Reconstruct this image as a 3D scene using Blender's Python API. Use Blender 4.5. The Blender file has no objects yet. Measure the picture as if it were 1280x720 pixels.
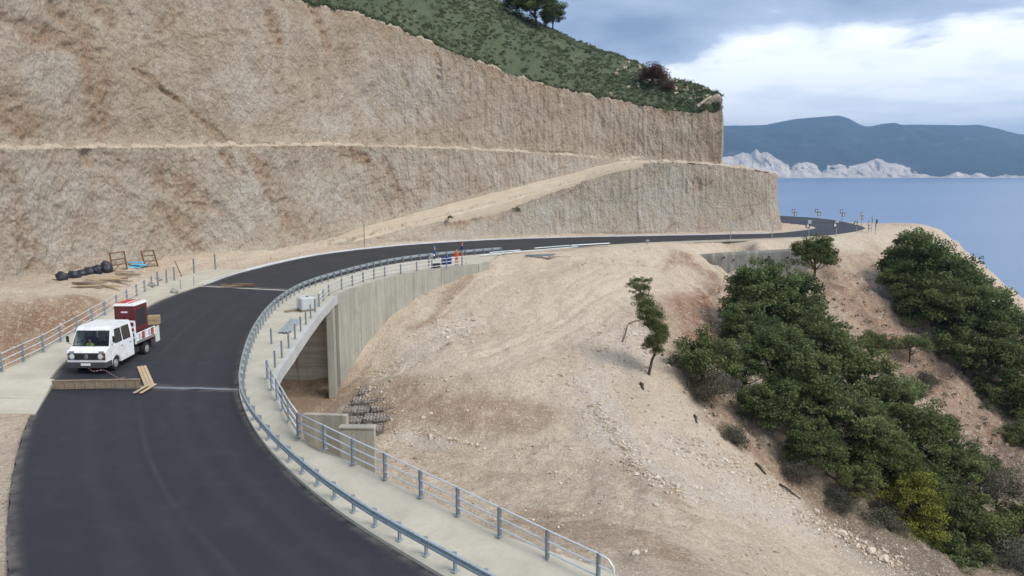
import bpy, bmesh, math, random
import numpy as np
from mathutils import Vector, Matrix, kdtree
random.seed(7); np.random.seed(7)
SC = bpy.context.scene
COL = SC.collection

# ------------------------------------------------------------------ camera
ZC = 10.6; F = 960.0; HOR = 213.0
PITCH = math.atan((360 - HOR) / F)
cam_d = bpy.data.cameras.new('camera'); cam = bpy.data.objects.new('camera', cam_d); COL.objects.link(cam)
cam.location = (0, 0, ZC); cam.rotation_euler = (math.pi / 2 - PITCH, 0, 0)
cam_d.sensor_width = 36; cam_d.lens = F / 1280 * 36; cam_d.clip_start = 0.3; cam_d.clip_end = 60000
SC.camera = cam

# ------------------------------------------------------------------ exposure, world, sun
SC.view_settings.view_transform = 'Standard'; SC.view_settings.look = 'None'
SC.view_settings.exposure = 0.78; SC.view_settings.gamma = 1.0; SC.view_settings.use_curve_mapping = False
SUN_EL = math.radians(48); SUN_ROT = math.radians(125)      # clockwise from +Y (from the right, a little behind the camera)
W = bpy.data.worlds.new('World'); SC.world = W; W.use_nodes = True
nt = W.node_tree; nt.nodes.clear()
def N(t, typ, **kw):
    n = t.nodes.new(typ)
    for k, v in kw.items(): setattr(n, k, v)
    return n
def world():
    L = nt.links.new
    out = N(nt, 'ShaderNodeOutputWorld'); bg = N(nt, 'ShaderNodeBackground')
    sky = N(nt, 'ShaderNodeTexSky', sky_type='NISHITA'); sky.sun_disc = False
    sky.sun_elevation = SUN_EL; sky.sun_rotation = SUN_ROT; sky.altitude = 60; sky.air_density = 1.0; sky.dust_density = 1.5
    sc = N(nt, 'ShaderNodeVectorMath', operation='SCALE'); sc.inputs['Scale'].default_value = 0.10
    L(sky.outputs[0], sc.inputs[0])
    tc = N(nt, 'ShaderNodeTexCoord')
    sep = N(nt, 'ShaderNodeSeparateXYZ'); L(tc.outputs['Generated'], sep.inputs[0])
    # clouds lie on a flat sheet: project the direction on a plane, softened near the horizon
    za = N(nt, 'ShaderNodeMath', operation='MAXIMUM'); L(sep.outputs[2], za.inputs[0]); za.inputs[1].default_value = 0.0
    zb = N(nt, 'ShaderNodeMath', operation='ADD'); L(za.outputs[0], zb.inputs[0]); zb.inputs[1].default_value = 0.13
    dx = N(nt, 'ShaderNodeMath', operation='DIVIDE'); L(sep.outputs[0], dx.inputs[0]); L(zb.outputs[0], dx.inputs[1])
    dy = N(nt, 'ShaderNodeMath', operation='DIVIDE'); L(sep.outputs[1], dy.inputs[0]); L(zb.outputs[0], dy.inputs[1])
    cx = N(nt, 'ShaderNodeCombineXYZ'); L(dx.outputs[0], cx.inputs[0]); L(dy.outputs[0], cx.inputs[1])
    mp = N(nt, 'ShaderNodeMapping'); mp.inputs['Location'].default_value = CLOUD_OFF; L(cx.outputs[0], mp.inputs[0])
    n1 = N(nt, 'ShaderNodeTexNoise'); n1.inputs['Scale'].default_value = 0.55; n1.inputs['Detail'].default_value = 9; n1.inputs['Roughness'].default_value = 0.55
    n1.inputs['Distortion'].default_value = 0.25
    n2 = N(nt, 'ShaderNodeTexNoise'); n2.inputs['Scale'].default_value = 1.5; n2.inputs['Detail'].default_value = 8; n2.inputs['Roughness'].default_value = 0.6
    L(mp.outputs[0], n1.inputs[0]); L(mp.outputs[0], n2.inputs[0])
    # dark cloud bases sit above the bright band near the horizon
    thr = N(nt, 'ShaderNodeMapRange'); L(sep.outputs[2], thr.inputs[0]); thr.interpolation_type = 'LINEAR'
    thr.inputs[1].default_value = 0.095; thr.inputs[2].default_value = 0.175; thr.inputs[3].default_value = -0.34; thr.inputs[4].default_value = 0.0
    # a cloud bank over the land on the left thins out towards the sea on the right
    bk = N(nt, 'ShaderNodeMath', operation='MULTIPLY_ADD'); L(sep.outputs[1], bk.inputs[0]); bk.inputs[1].default_value = -0.50; L(sep.outputs[0], bk.inputs[2])
    bkr = N(nt, 'ShaderNodeMapRange'); bkr.interpolation_type = 'SMOOTHSTEP'; L(bk.outputs[0], bkr.inputs[0]); bkr.inputs[1].default_value = -0.08; bkr.inputs[2].default_value = 0.10; bkr.inputs[3].default_value = 0.10; bkr.inputs[4].default_value = -0.08
    ad0 = N(nt, 'ShaderNodeMath', operation='ADD'); L(bkr.outputs[0], ad0.inputs[0]); L(thr.outputs[0], ad0.inputs[1])
    ad = N(nt, 'ShaderNodeMath', operation='ADD'); L(n1.outputs[0], ad.inputs[0]); L(ad0.outputs[0], ad.inputs[1])
    n2s = N(nt, 'ShaderNodeMath', operation='MULTIPLY_ADD'); L(n2.outputs[0], n2s.inputs[0]); n2s.inputs[1].default_value = 0.22; n2s.inputs[2].default_value = -0.11
    ad2 = N(nt, 'ShaderNodeMath', operation='ADD'); L(ad.outputs[0], ad2.inputs[0]); L(n2s.outputs[0], ad2.inputs[1])
    dark = N(nt, 'ShaderNodeMapRange'); dark.interpolation_type = 'SMOOTHSTEP'; L(ad2.outputs[0], dark.inputs[0])
    dark.inputs[1].default_value = 0.39; dark.inputs[2].default_value = 0.47
    # white cloud over the clear sky
    wm = N(nt, 'ShaderNodeMapRange'); wm.interpolation_type = 'SMOOTHSTEP'; L(n2.outputs[0], wm.inputs[0])
    wm.inputs[1].default_value = 0.36; wm.inputs[2].default_value = 0.62
    wcr = N(nt, 'ShaderNodeMapRange'); L(sep.outputs[2], wcr.inputs[0]); wcr.inputs[1].default_value = 0.0; wcr.inputs[2].default_value = 0.12
    wcr.inputs[3].default_value = 0.25; wcr.inputs[4].default_value = 0.75
    wmm = N(nt, 'ShaderNodeMath', operation='MULTIPLY_ADD'); L(wm.outputs[0], wmm.inputs[0]); wmm.inputs[1].default_value = 0.5; L(wcr.outputs[0], wmm.inputs[2]); wmm.use_clamp = True
    pale = N(nt, 'ShaderNodeMixRGB'); pale.inputs[0].default_value = 0.8; L(sc.outputs[0], pale.inputs[1]); pale.inputs[2].default_value = (0.46, 0.56, 0.70, 1)
    m1 = N(nt, 'ShaderNodeMixRGB'); L(wmm.outputs[0], m1.inputs[0]); L(pale.outputs[0], m1.inputs[1]); m1.inputs[2].default_value = (0.86, 0.88, 0.90, 1)
    dcol = N(nt, 'ShaderNodeMixRGB'); L(n1.outputs[0], dcol.inputs[0]); dcol.inputs[1].default_value = (0.40, 0.47, 0.60, 1); dcol.inputs[2].default_value = (0.165, 0.225, 0.335, 1)
    dr = N(nt, 'ShaderNodeMapRange'); L(ad2.outputs[0], dr.inputs[0]); dr.inputs[1].default_value = 0.42; dr.inputs[2].default_value = 0.62; L(dr.outputs[0], dcol.inputs[0])
    m2 = N(nt, 'ShaderNodeMixRGB'); L(dark.outputs[0], m2.inputs[0]); L(m1.outputs[0], m2.inputs[1]); L(dcol.outputs[0], m2.inputs[2])
    L(m2.outputs[0], bg.inputs[0]); bg.inputs[1].default_value = 1.0
    L(bg.outputs[0], out.inputs[0])
CLOUD_OFF = (3.2, 1.4, 0)
world()
sl = bpy.data.lights.new('sun', 'SUN'); sun = bpy.data.objects.new('sun', sl); COL.objects.link(sun)
sl.energy = 1.5; sl.angle = math.radians(24); sl.color = (1, 0.965, 0.91)
sd = Vector((math.sin(SUN_ROT) * math.cos(SUN_EL), math.cos(SUN_ROT) * math.cos(SUN_EL), math.sin(SUN_EL)))
sun.rotation_euler = sd.to_track_quat('Z', 'Y').to_euler(); sun.location = (0, 0, 80)

# ------------------------------------------------------------------ measuring: a picture ray meets a height z or a distance Y
def ray(px, py):
    a = (px - 640) / F; b = (360 - py) / F; c, s = math.cos(PITCH), math.sin(PITCH)
    return Vector((a, c + b * s, -s + b * c))
def P(px, py, z):
    d = ray(px, py); t = (z - ZC) / d.z
    return Vector((d.x * t, d.y * t, z))
def PY(px, py, Y):
    d = ray(px, py); t = Y / d.y
    return Vector((d.x * t, Y, ZC + d.z * t))
def cr(pts, n):
    """Catmull-Rom through pts, n samples in all, even in arc length"""
    p = np.array([list(q) for q in pts], float)
    p = np.vstack([2 * p[0] - p[1], p, 2 * p[-1] - p[-2]])
    out = []
    for i in range(1, len(p) - 2):
        t = np.linspace(0, 1, 24, endpoint=False)[:, None]
        a, b, c, d = p[i - 1], p[i], p[i + 1], p[i + 2]
        out.append(0.5 * (2 * b + (c - a) * t + (2 * a - 5 * b + 4 * c - d) * t ** 2 + (3 * b - a - 3 * c + d) * t ** 3))
    out.append(p[-2][None]); q = np.vstack(out)
    s = np.r_[0, np.cumsum(np.linalg.norm(np.diff(q[:, :3], axis=0), axis=1))]
    u = np.linspace(0, s[-1], n)
    return np.stack([np.interp(u, s, q[:, k]) for k in range(q.shape[1])], 1)
def crp(pts, per=12):
    """Catmull-Rom, same parameter for matched lists"""
    p = np.array([list(q) for q in pts], float)
    p = np.vstack([2 * p[0] - p[1], p, 2 * p[-1] - p[-2]]); out = []
    for i in range(1, len(p) - 2):
        t = np.linspace(0, 1, per, endpoint=False)[:, None]
        a, b, c, d = p[i - 1], p[i], p[i + 1], p[i + 2]
        out.append(0.5 * (2 * b + (c - a) * t + (2 * a - 5 * b + 4 * c - d) * t ** 2 + (3 * b - a - 3 * c + d) * t ** 3))
    out.append(p[-2][None]); return np.vstack(out)

# ------------------------------------------------------------------ numpy noise
def _h(i, j, k, seed):
    with np.errstate(over='ignore'):
        n = (i.astype(np.int64) * 374761393 + j.astype(np.int64) * 668265263 + k.astype(np.int64) * 2147483647 + seed * 1274126177) & 0xffffffff
        n = ((n ^ (n >> 13)) * 1274126177) & 0xffffffff
        n = ((n ^ (n >> 16)) * 2246822519) & 0xffffffff
    return ((n ^ (n >> 15)) & 0xffff) / 65535.0
def vn(x, y, z=None, seed=0):
    x = np.asarray(x, float); y = np.asarray(y, float); z = np.zeros_like(x) if z is None else np.asarray(z, float)
    i, j, k = np.floor(x), np.floor(y), np.floor(z); u, v, w = x - i, y - j, z - k
    u, v, w = u * u * (3 - 2 * u), v * v * (3 - 2 * v), w * w * (3 - 2 * w)
    r = 0
    for a in (0, 1):
        for b in (0, 1):
            for c in ((0, 1) if np.any(w) else (0,)):
                r = r + _h(i + a, j + b, k + c, seed) * (u if a else 1 - u) * (v if b else 1 - v) * (w if c else 1 - w)
    return r * 2 - 1
def fbm(x, y, z=None, o=4, seed=0, g=0.5):
    r = 0; a = 1; t = 0
    for q in range(o):
        s = 2.03 ** q
        r = r + a * vn(np.asarray(x) * s, np.asarray(y) * s, None if z is None else np.asarray(z) * s, seed + q * 7); t += a; a *= g
    return r / t
def sm(x, a, b):
    t = np.clip((x - a) / (b - a), 0, 1); return t * t * (3 - 2 * t)

# ------------------------------------------------------------------ objects
def tag(o, label=None, cat=None, group=None, kind=None):
    for k, v in (('label', label), ('category', cat), ('group', group), ('kind', kind)):
        if v: o[k] = v
    return o
def empty(name, loc=(0, 0, 0), rz=0, label=None, cat=None, group=None):
    o = bpy.data.objects.new(name, None); COL.objects.link(o); o.location = loc; o.rotation_euler = (0, 0, rz)
    o.empty_display_size = 0.3
    return tag(o, label, cat, group)
def link(name, me, parent=None, mat=None):
    o = bpy.data.objects.new(name, me); COL.objects.link(o); o.parent = parent
    if mat is not None and len(me.materials) == 0: me.materials.append(mat)
    return o
def mesh_np(name, V, Fc, mat=None, parent=None, smooth=True, attrs=None):
    V = np.ascontiguousarray(V, np.float32).reshape(-1, 3); Fc = np.ascontiguousarray(Fc, np.int32); k = Fc.shape[1]
    me = bpy.data.meshes.new(name); me.vertices.add(len(V)); me.vertices.foreach_set('co', V.ravel())
    me.loops.add(Fc.size); me.loops.foreach_set('vertex_index', Fc.ravel())
    me.polygons.add(len(Fc)); me.polygons.foreach_set('loop_start', np.arange(0, Fc.size, k, dtype=np.int32))
    me.update(calc_edges=True)
    me.polygons.foreach_set('use_smooth', np.full(len(Fc), smooth))
    for an, av in (attrs or {}).items():
        a = me.attributes.new(an, 'FLOAT', 'POINT'); a.data.foreach_set('value', np.ascontiguousarray(av, np.float32).ravel())
    return link(name, me, parent, mat)
def grid_faces(nu, nv, flip=False):
    i = np.arange(nu - 1)[:, None] * nv + np.arange(nv - 1)[None]
    f = np.stack([i, i + nv, i + nv + 1, i + 1], -1).reshape(-1, 4)
    return f[:, ::-1] if flip else f
def strip(name, rows, mat, parent=None, flip=False, smooth=True, attrs=None):
    """rows: list of polylines of equal length -> sheet between them"""
    A = np.stack([np.asarray(r)[:, :3] for r in rows], 1)
    return mesh_np(name, A.reshape(-1, 3), grid_faces(A.shape[0], A.shape[1], flip), mat, parent, smooth, attrs)
class MB:
    """collects simple shapes, builds one mesh"""
    def __init__(s): s.b = bmesh.new()
    def box(s, c, d, rz=0, m=None, bev=0):
        M = Matrix.Translation(c) @ Matrix.Rotation(rz, 4, 'Z') @ Matrix.Diagonal((*d, 1))
        if m is not None: M = m @ M
        g = bmesh.ops.create_cube(s.b, size=1, matrix=M)
        if bev:
            es = set(e for v in g['verts'] for e in v.link_edges); bmesh.ops.bevel(s.b, geom=list(es), offset=bev, segments=1, affect='EDGES')
        return s
    def beam(s, a, b, w, h, up=(0, 0, 1)):
        a = Vector(a); b = Vector(b); d = b - a; L = d.length
        if L < 1e-5: return s
        y = d.normalized(); x = y.cross(Vector(up))
        if x.length < 1e-4: x = y.cross(Vector((1, 0, 0)))
        x.normalize(); z = x.cross(y)
        M = Matrix(((x.x, y.x, z.x, 0), (x.y, y.y, z.y, 0), (x.z, y.z, z.z, 0), (0, 0, 0, 1)))
        bmesh.ops.create_cube(s.b, size=1, matrix=Matrix.Translation((a + b) / 2) @ M @ Matrix.Diagonal((w, L, h, 1)))
        return s
    def tube(s, pts, r, seg=6, caps=True):
        pts = [Vector(p) for p in pts]; rr = r if isinstance(r, (list, tuple)) else [r] * len(pts); rings = []; prev = None
        for i, p in enumerate(pts):
            t = (pts[min(i + 1, len(pts) - 1)] - pts[max(i - 1, 0)]).normalized()
            ref = prev if prev is not None else (Vector((0, 0, 1)) if abs(t.z) < .9 else Vector((1, 0, 0)))
            x = (ref - t * ref.dot(t)).normalized(); prev = x; y = t.cross(x)
            rings.append([s.b.verts.new(p + (x * math.cos(q) + y * math.sin(q)) * rr[i]) for q in [2 * math.pi * k / seg for k in range(seg)]])
        for A, B in zip(rings, rings[1:]):
            for k in range(seg): s.b.faces.new((A[k], A[(k + 1) % seg], B[(k + 1) % seg], B[k]))
        if caps: s.b.faces.new(rings[0][::-1]); s.b.faces.new(rings[-1])
        return s
    def poly(s, V, Fs):
        v = [s.b.verts.new(q) for q in V]
        for f in Fs: s.b.faces.new([v[i] for i in f])
        return s
    def prism(s, prof, a, b, axis='x'):
        """profile (list of 2-D pts) extruded between a and b along an axis"""
        mk = {'x': lambda p, t: (t, p[0], p[1]), 'y': lambda p, t: (p[0], t, p[1]), 'z': lambda p, t: (p[0], p[1], t)}[axis]
        n = len(prof); A = [s.b.verts.new(mk(p, a)) for p in prof]; B = [s.b.verts.new(mk(p, b)) for p in prof]
        for k in range(n): s.b.faces.new((A[k], A[(k + 1) % n], B[(k + 1) % n], B[k]))
        s.b.faces.new(A[::-1]); s.b.faces.new(B); return s
    def mesh(s, name, mat=None, smooth=False, bev=0):
        if bev: bmesh.ops.bevel(s.b, geom=[e for e in s.b.edges if e.is_manifold and e.calc_face_angle(0) > .5], offset=bev, segments=2, affect='EDGES', clamp_overlap=True)
        bmesh.ops.recalc_face_normals(s.b, faces=s.b.faces)
        me = bpy.data.meshes.new(name); s.b.to_mesh(me); s.b.free()
        if smooth:
            for p in me.polygons: p.use_smooth = True
        if mat: me.materials.append(mat)
        return me
    def build(s, name, mat, parent=None, smooth=False, bev=0):
        return link(name, s.mesh(name, mat, smooth, bev), parent)
def dup(o, parent=None, loc=None, rot=None, scale=None, label=None):
    c = o.copy(); COL.objects.link(c); c.parent = parent
    if loc is not None: c.location = loc
    if rot is not None: c.rotation_euler = rot
    if scale is not None: c.scale = scale
    if label: c['label'] = label
    for ch in list(o.children): dup(ch, c)
    return c

# ------------------------------------------------------------------ materials
class Mat:
    def __init__(s, name, rough=0.8, spec=0.3, metal=0.0):
        s.m = bpy.data.materials.new(name); s.m.use_nodes = True; s.t = s.m.node_tree; s.t.nodes.clear()
        s.out = s.n('ShaderNodeOutputMaterial'); s.p = s.n('ShaderNodeBsdfPrincipled'); s.l(s.p.outputs[0], s.out.inputs[0])
        s.p.inputs['Roughness'].default_value = rough; s.p.inputs['Specular IOR Level'].default_value = spec; s.p.inputs['Metallic'].default_value = metal
        s.tc = s.n('ShaderNodeTexCoord')
    def n(s, typ, **kw): return N(s.t, typ, **kw)
    def l(s, a, b): s.t.links.new(a, b)
    def co(s, scale=(1, 1, 1), rot=(0, 0, 0), src='Object'):
        m = s.n('ShaderNodeMapping'); m.inputs['Scale'].default_value = scale; m.inputs['Rotation'].default_value = rot; s.l(s.tc.outputs[src], m.inputs[0]); return m.outputs[0]
    def noise(s, sc, det=5, ro=0.55, co=None, dist=0):
        k = s.n('ShaderNodeTexNoise'); k.inputs['Scale'].default_value = sc; k.inputs['Detail'].default_value = det; k.inputs['Roughness'].default_value = ro; k.inputs['Distortion'].default_value = dist
        s.l(co if co is not None else s.tc.outputs['Object'], k.inputs[0]); return k.outputs[0]
    def vor(s, sc, co=None, feat='F1', out='Distance', rnd=1):
        k = s.n('ShaderNodeTexVoronoi', feature=feat); k.inputs['Scale'].default_value = sc; k.inputs['Randomness'].default_value = rnd
        s.l(co if co is not None else s.tc.outputs['Object'], k.inputs[0]); return k.outputs[out]
    def rng(s, x, a, b, c=0, d=1):
        k = s.n('ShaderNodeMapRange'); s.l(x, k.inputs[0])
        for i, v in enumerate((a, b, c, d)): k.inputs[i + 1].default_value = v
        return k.outputs[0]
    def mix(s, f, a, b, mode='MIX'):
        k = s.n('ShaderNodeMixRGB', blend_type=mode)
        for i, v in enumerate((f, a, b)):
            if isinstance(v, (int, float)): k.inputs[i].default_value = v if i == 0 else (v, v, v, 1)
            elif isinstance(v, (tuple, list)): k.inputs[i].default_value = (*v, 1)
            else: s.l(v, k.inputs[i])
        return k.outputs[0]
    def math(s, op, a, b=0.0, clamp=False):
        k = s.n('ShaderNodeMath', operation=op); k.use_clamp = clamp
        for i, v in enumerate((a, b)):
            if isinstance(v, (int, float)): k.inputs[i].default_value = v
            else: s.l(v, k.inputs[i])
        return k.outputs[0]
    def attr(s, nm): k = s.n('ShaderNodeAttribute', attribute_name=nm); return k.outputs['Fac']
    def rnd(s): return s.n('ShaderNodeObjectInfo').outputs['Random']
    def col(s, c):
        if isinstance(c, (tuple, list)): s.p.inputs[0].default_value = (*c, 1)
        else: s.l(c, s.p.inputs[0])
        return s
    def bump(s, h, st=0.5, d=0.1):
        b = s.n('ShaderNodeBump'); b.inputs['Strength'].default_value = st; b.inputs['Distance'].default_value = d; s.l(h, b.inputs['Height'])
        if getattr(s, 'lastb', None): s.l(s.lastb, b.inputs['Normal'])
        s.lastb = b.outputs[0]
        for q in list(s.p.inputs['Normal'].links): s.t.links.remove(q)
        s.l(b.outputs[0], s.p.inputs['Normal']); return s
def simple(name, c, rough=0.7, metal=0, spec=0.3, var=0.15, sc=6, dirt=None):
    m = Mat(name, rough, spec, metal); n1 = m.noise(sc, 5, .6)
    a = tuple(x * (1 - var) for x in c); b = tuple(min(1, x * (1 + var)) for x in c)
    cc = m.mix(n1, a, b)
    if dirt: cc = m.mix(m.rng(m.noise(sc * .6, 6, .7), .5, .75), cc, dirt)
    m.col(cc); return m.m
# ================================================================== materials of the setting
def mk_rock(name, greyer):
    m = Mat(name, 0.95, 0.1); vt = m.attr('vert')
    big = m.noise(.06, 4, .6); med = m.noise(.30, 6, .65, m.co((1, 1, .55)))
    sv = m.noise(1.0, 7, .72, m.co((2.6, 2.6, .20))); sc_ = m.noise(1.7, 8, .74, m.co((1, 1, .75)), .8)
    stre = m.mix(vt, sc_, sv); stre2 = m.noise(1.0, 5, .65, m.co((.7, .7, .07)))
    fine = m.noise(1, 8, .8, m.co((6, 6, 4)), .4); crk = m.vor(1.1, m.co((1, 1, .8)), 'DISTANCE_TO_EDGE')
    base = m.mix(m.rng(big, .35, .65), (.40, .335, .265), (.46, .41, .345))
    if greyer: base = m.mix(.6, base, (.44, .41, .36))
    base = m.mix(m.rng(med, .42, .66, 0, .45), base, (.37, .275, .19))
    base = m.mix(m.rng(stre2, .50, .66, 0, .28), base, (.30, .25, .20))
    base = m.mix(m.rng(stre2, .34, .46, .4, 0), base, (.56, .52, .46))
    base = m.mix(m.rng(stre, .52, .70, 0, .50), base, (.25, .20, .155))
    base = m.mix(m.rng(stre, .28, .44, .45, 0), base, (.62, .57, .50))
    base = m.mix(m.rng(fine, .50, .64, 0, .6), base, (.215, .175, .135))
    base = m.mix(m.rng(fine, .34, .46, .45, 0), base, (.68, .63, .56))
    base = m.mix(m.math('MULTIPLY', m.rng(crk, 0, .035, .55, 0), m.rng(med, .4, .6)), base, (.17, .125, .09))
    bed = m.n('ShaderNodeTexWave', wave_type='BANDS', bands_direction='Z'); bed.inputs['Scale'].default_value = .16; bed.inputs['Distortion'].default_value = 7; bed.inputs['Detail'].default_value = 5; bed.inputs['Detail Scale'].default_value = 1.2; m.l(m.co(rot=(0, math.radians(24), 0)), bed.inputs[0])
    base = m.mix(m.math('MULTIPLY', m.rng(bed.outputs[0], .90, .99, 0, .5), m.rng(med, .45, .6)), base, (.22, .16, .11))
    mod = m.rng(m.noise(.45, 8, .75, m.co((1, 1, .4)), .8), .40, .58)
    base = m.mix(m.math('MULTIPLY', m.math('MULTIPLY', m.attr('stain'), mod, True), .66), base, m.mix(m.rng(fine, .4, .6), (.35, .225, .145), (.23, .14, .085)))
    pale = m.math('MULTIPLY', m.attr('pale'), m.rng(m.noise(.5, 7, .7), .40, .58), True)
    base = m.mix(m.math('MULTIPLY', pale, .62), base, m.mix(m.rng(fine, .42, .62), (.57, .55, .52), (.33, .31, .28)))
    ora = m.math('MULTIPLY', m.attr('rim'), m.rng(m.noise(.35, 6, .7, m.co((1, 1, .5))), .40, .58), True)
    base = m.mix(m.math('MULTIPLY', ora, .55), base, m.mix(m.rng(fine, .4, .6), (.45, .30, .19), (.29, .19, .12)))
    base = m.mix(m.attr('lip'), base, m.mix(m.rng(fine, .4, .6), (.66, .58, .47), (.46, .38, .30)))
    base = m.mix(1.0, base, (.93, .905, .865), 'MULTIPLY')
    m.col(base)
    m.bump(m.noise(2.4, 9, .78, m.co((1.6, 1.6, .9))), .8, .25)
    m.bump(m.vor(2.8, m.co((1.3, 1.3, .9))), .6, .16)
    return m.m
M_rock = mk_rock('cut_rock', False); M_rock2 = mk_rock('cut_rock_grey', True)

def mk_ground():
    m = Mat('bare_ground', 0.95, 0.1)
    n1 = m.noise(.12, 6, .6); n2 = m.noise(.8, 7, .65); n3 = m.noise(7, 6, .7)
    b = m.mix(m.rng(n1, .35, .65), (.53, .425, .315), (.63, .53, .415))
    b = m.mix(m.rng(n2, .35, .7, 0, .38), b, (.40, .29, .20))
    b = m.mix(m.math('MULTIPLY', m.attr('brown'), m.rng(n2, .3, .6, .5, 1), True), b, (.29, .185, .115))
    b = m.mix(m.math('MULTIPLY', m.attr('red'), m.rng(m.noise(.7, 7, .75), .38, .58, .3, 1), True), b, (.25, .125, .07))
    b = m.mix(m.math('MULTIPLY', m.attr('track'), m.rng(n2, .3, .7, 1, .5)), b, (.62, .52, .40))
    b = m.mix(m.math('MULTIPLY', m.attr('grav'), m.rng(m.noise(1.6, 6, .7), .4, .62, 0, .85)), b, (.55, .52, .48))
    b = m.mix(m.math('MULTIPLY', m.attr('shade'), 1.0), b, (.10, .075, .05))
    # stones in the soil
    vc = m.vor(7, None, 'F1'); vd = m.vor(16, None, 'F1'); n4 = m.noise(2.6, 8, .75)
    b = m.mix(m.rng(n4, .50, .70, 0, .42), b, (.31, .225, .155)); b = m.mix(m.rng(n4, .30, .45, .45, 0), b, (.66, .57, .46))
    g1 = m.n('ShaderNodeSeparateColor'); m.l(m.vor(5.5, None, 'F1', 'Color'), g1.inputs[0]); g2 = m.n('ShaderNodeSeparateColor'); m.l(m.vor(11, None, 'F1', 'Color'), g2.inputs[0])
    for gg, a_, c_ in ((g1, .86, .30), (g2, .80, .24)):
        b = m.mix(m.rng(gg.outputs[0], a_, a_ + .06, 0, c_), b, (.72, .65, .56)); b = m.mix(m.rng(gg.outputs[1], a_, a_ + .06, 0, c_ * .9), b, (.27, .195, .135))
    b = m.mix(m.rng(vc, .10, .24, .5, 0), b, (.70, .64, .56)); b = m.mix(m.rng(vd, .12, .3, .3, 0), b, (.62, .57, .50))
    b = m.mix(m.rng(n3, .52, .72, 0, .55), b, (.28, .205, .14))
    m.col(b)
    m.bump(m.noise(1.3, 9, .75), .9, .40); m.bump(vc, .6, .10)
    return m.m
M_ground = mk_ground()

def mk_asphalt():
    m = Mat('fresh_asphalt', 0.72, 0.35)
    n = m.noise(.18, 5, .6); st = m.noise(1.0, 4, .55, m.co((.6, .6, 1)), 1.5)
    b = m.mix(n, (.016, .017, .0215), (.027, .028, .035))
    b = m.mix(m.rng(st, .52, .68, 0, .4), b, (.037, .0385, .045))
    b = m.mix(m.math('MULTIPLY', m.attr('track'), .8), b, (.013, .014, .018))
    b = m.mix(m.math('MULTIPLY', m.attr('seam'), m.rng(m.noise(2, 4, .6), .3, .6, .4, 1)), b, (.068, .070, .078)); b = m.mix(m.rng(m.vor(.9), 0, .03, .5, 0), b, (.16, .145, .12))
    b = m.mix(m.math('MULTIPLY', m.attr('dust'), m.rng(m.noise(1.5, 6, .7), .35, .65)), b, (.20, .18, .155))
    b = m.mix(m.rng(m.noise(90, 3, .6), .5, .75, 0, .4), b, (.066, .068, .074))
    m.col(b); m.l(m.rng(n, .3, .7, .58, .78), m.p.inputs['Roughness'])
    m.bump(m.noise(60, 3, .6), .3, .01); m.bump(m.noise(.9, 5, .6), .25, .03)
    return m.m
M_asph = mk_asphalt()
def mk_conc(name, c, boards=None, stain=.3, mesh_scale=1):
    m = Mat(name, 0.85, 0.2)
    n = m.noise(.5, 6, .65); f = m.noise(6, 6, .7)
    b = m.mix(m.rng(n, .3, .7), tuple(x * .85 for x in c), tuple(min(1, x * 1.1) for x in c))
    b = m.mix(m.rng(f, .5, .75, 0, .3), b, tuple(x * .6 for x in c))
    if boards == 'v':
        s = m.noise(1, 5, .7, m.co((5, 5, .15))); b = m.mix(m.rng(s, .42, .66, 0, .55), b, tuple(x * .55 for x in c))
        s2 = m.noise(1, 3, .5, m.co((1.2, 1.2, .08))); b = m.mix(m.rng(s2, .5, .7, 0, .35), b, (.62, .56, .45))
        m.bump(s, .4, .05)
    if boards == 'h':
        s = m.noise(1, 4, .7, m.co((.12, .12, 3.2))); b = m.mix(m.rng(s, .42, .66, 0, .7), b, tuple(x * .55 for x in c)); m.bump(s, .4, .05)
        s2 = m.noise(1, 3, .5, m.co((1.4, 1.4, .1))); b = m.mix(m.rng(s2, .6, .68, 0, .6), b, (.20, .12, .06))
    b = m.mix(m.rng(m.noise(.9, 7, .7), .5, .75, 0, stain), b, tuple(x * .55 for x in c))
    m.col(b); m.bump(f, .25, .02); return m.m
M_conc = mk_conc('walkway_concrete', (.48, .445, .36)); M_concv = mk_conc('board_marked_concrete', (.36, .35, .30), 'v', .45)
M_conch = mk_conc('abutment_concrete', (.58, .56, .50), 'h', .3); M_concl = mk_conc('pale_concrete', (.46, .455, .44), None, .2)
M_kerbp = mk_conc('kerb_stone', (.62, .64, .66), None, .25)

# ================================================================== road stations (left edge, right edge)
ST = [((14, 790, -1.9), (650, 780, -2.8)), ((10, 720, -1.7), (545, 720, -2.5)), ((10, 650, -1.45), (440, 655, -2.2)), ((17, 590, -1.2), (370, 600, -1.9)),
      ((30, 540, -1.0), (325, 550, -1.6)), ((47, 503, -.8), (302, 505, -1.3)), ((72, 465, -.6), (299, 470, -1.1)), ((107, 436, -.4), (306, 435, -.9)),
      ((150, 407, -.25), (322, 405, -.75)), ((200, 377, -.1), (345, 382, -.6)), ((255, 357, 0), (378, 363, -.5)), ((310, 339, .1), (430, 346, -.4)),
      ((400, 319, .2), (490, 332, -.3)), ((500, 307.5, .3), (550, 324, -.2)), ((600, 301, .4), (630, 317, -.1)), ((700, 297.5, .5), (715, 310, .0)),
      ((800, 295.5, .6), (800, 304.5, .2)), ((900, 293.6, .7), (900, 300.5, .4)), ((965, 292, .8), (975, 298, .6)), ((1003, 288.3, .85), (1040, 294.5, .7)),
      ((1020, 285, .9), (1081, 286.5, .8)), ((1010, 281.7, 1.0), (1062, 279, .95)), ((985, 278.8, 1.05), (1025, 273.2, 1.15)), ((960, 277, 1.1), (985, 270.5, 1.25)), ((930, 275.5, 1.2), (950, 269, 1.35))]
Lp = [P(*a) for a, b in ST]; Rp = [P(*b) for a, b in ST]
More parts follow.
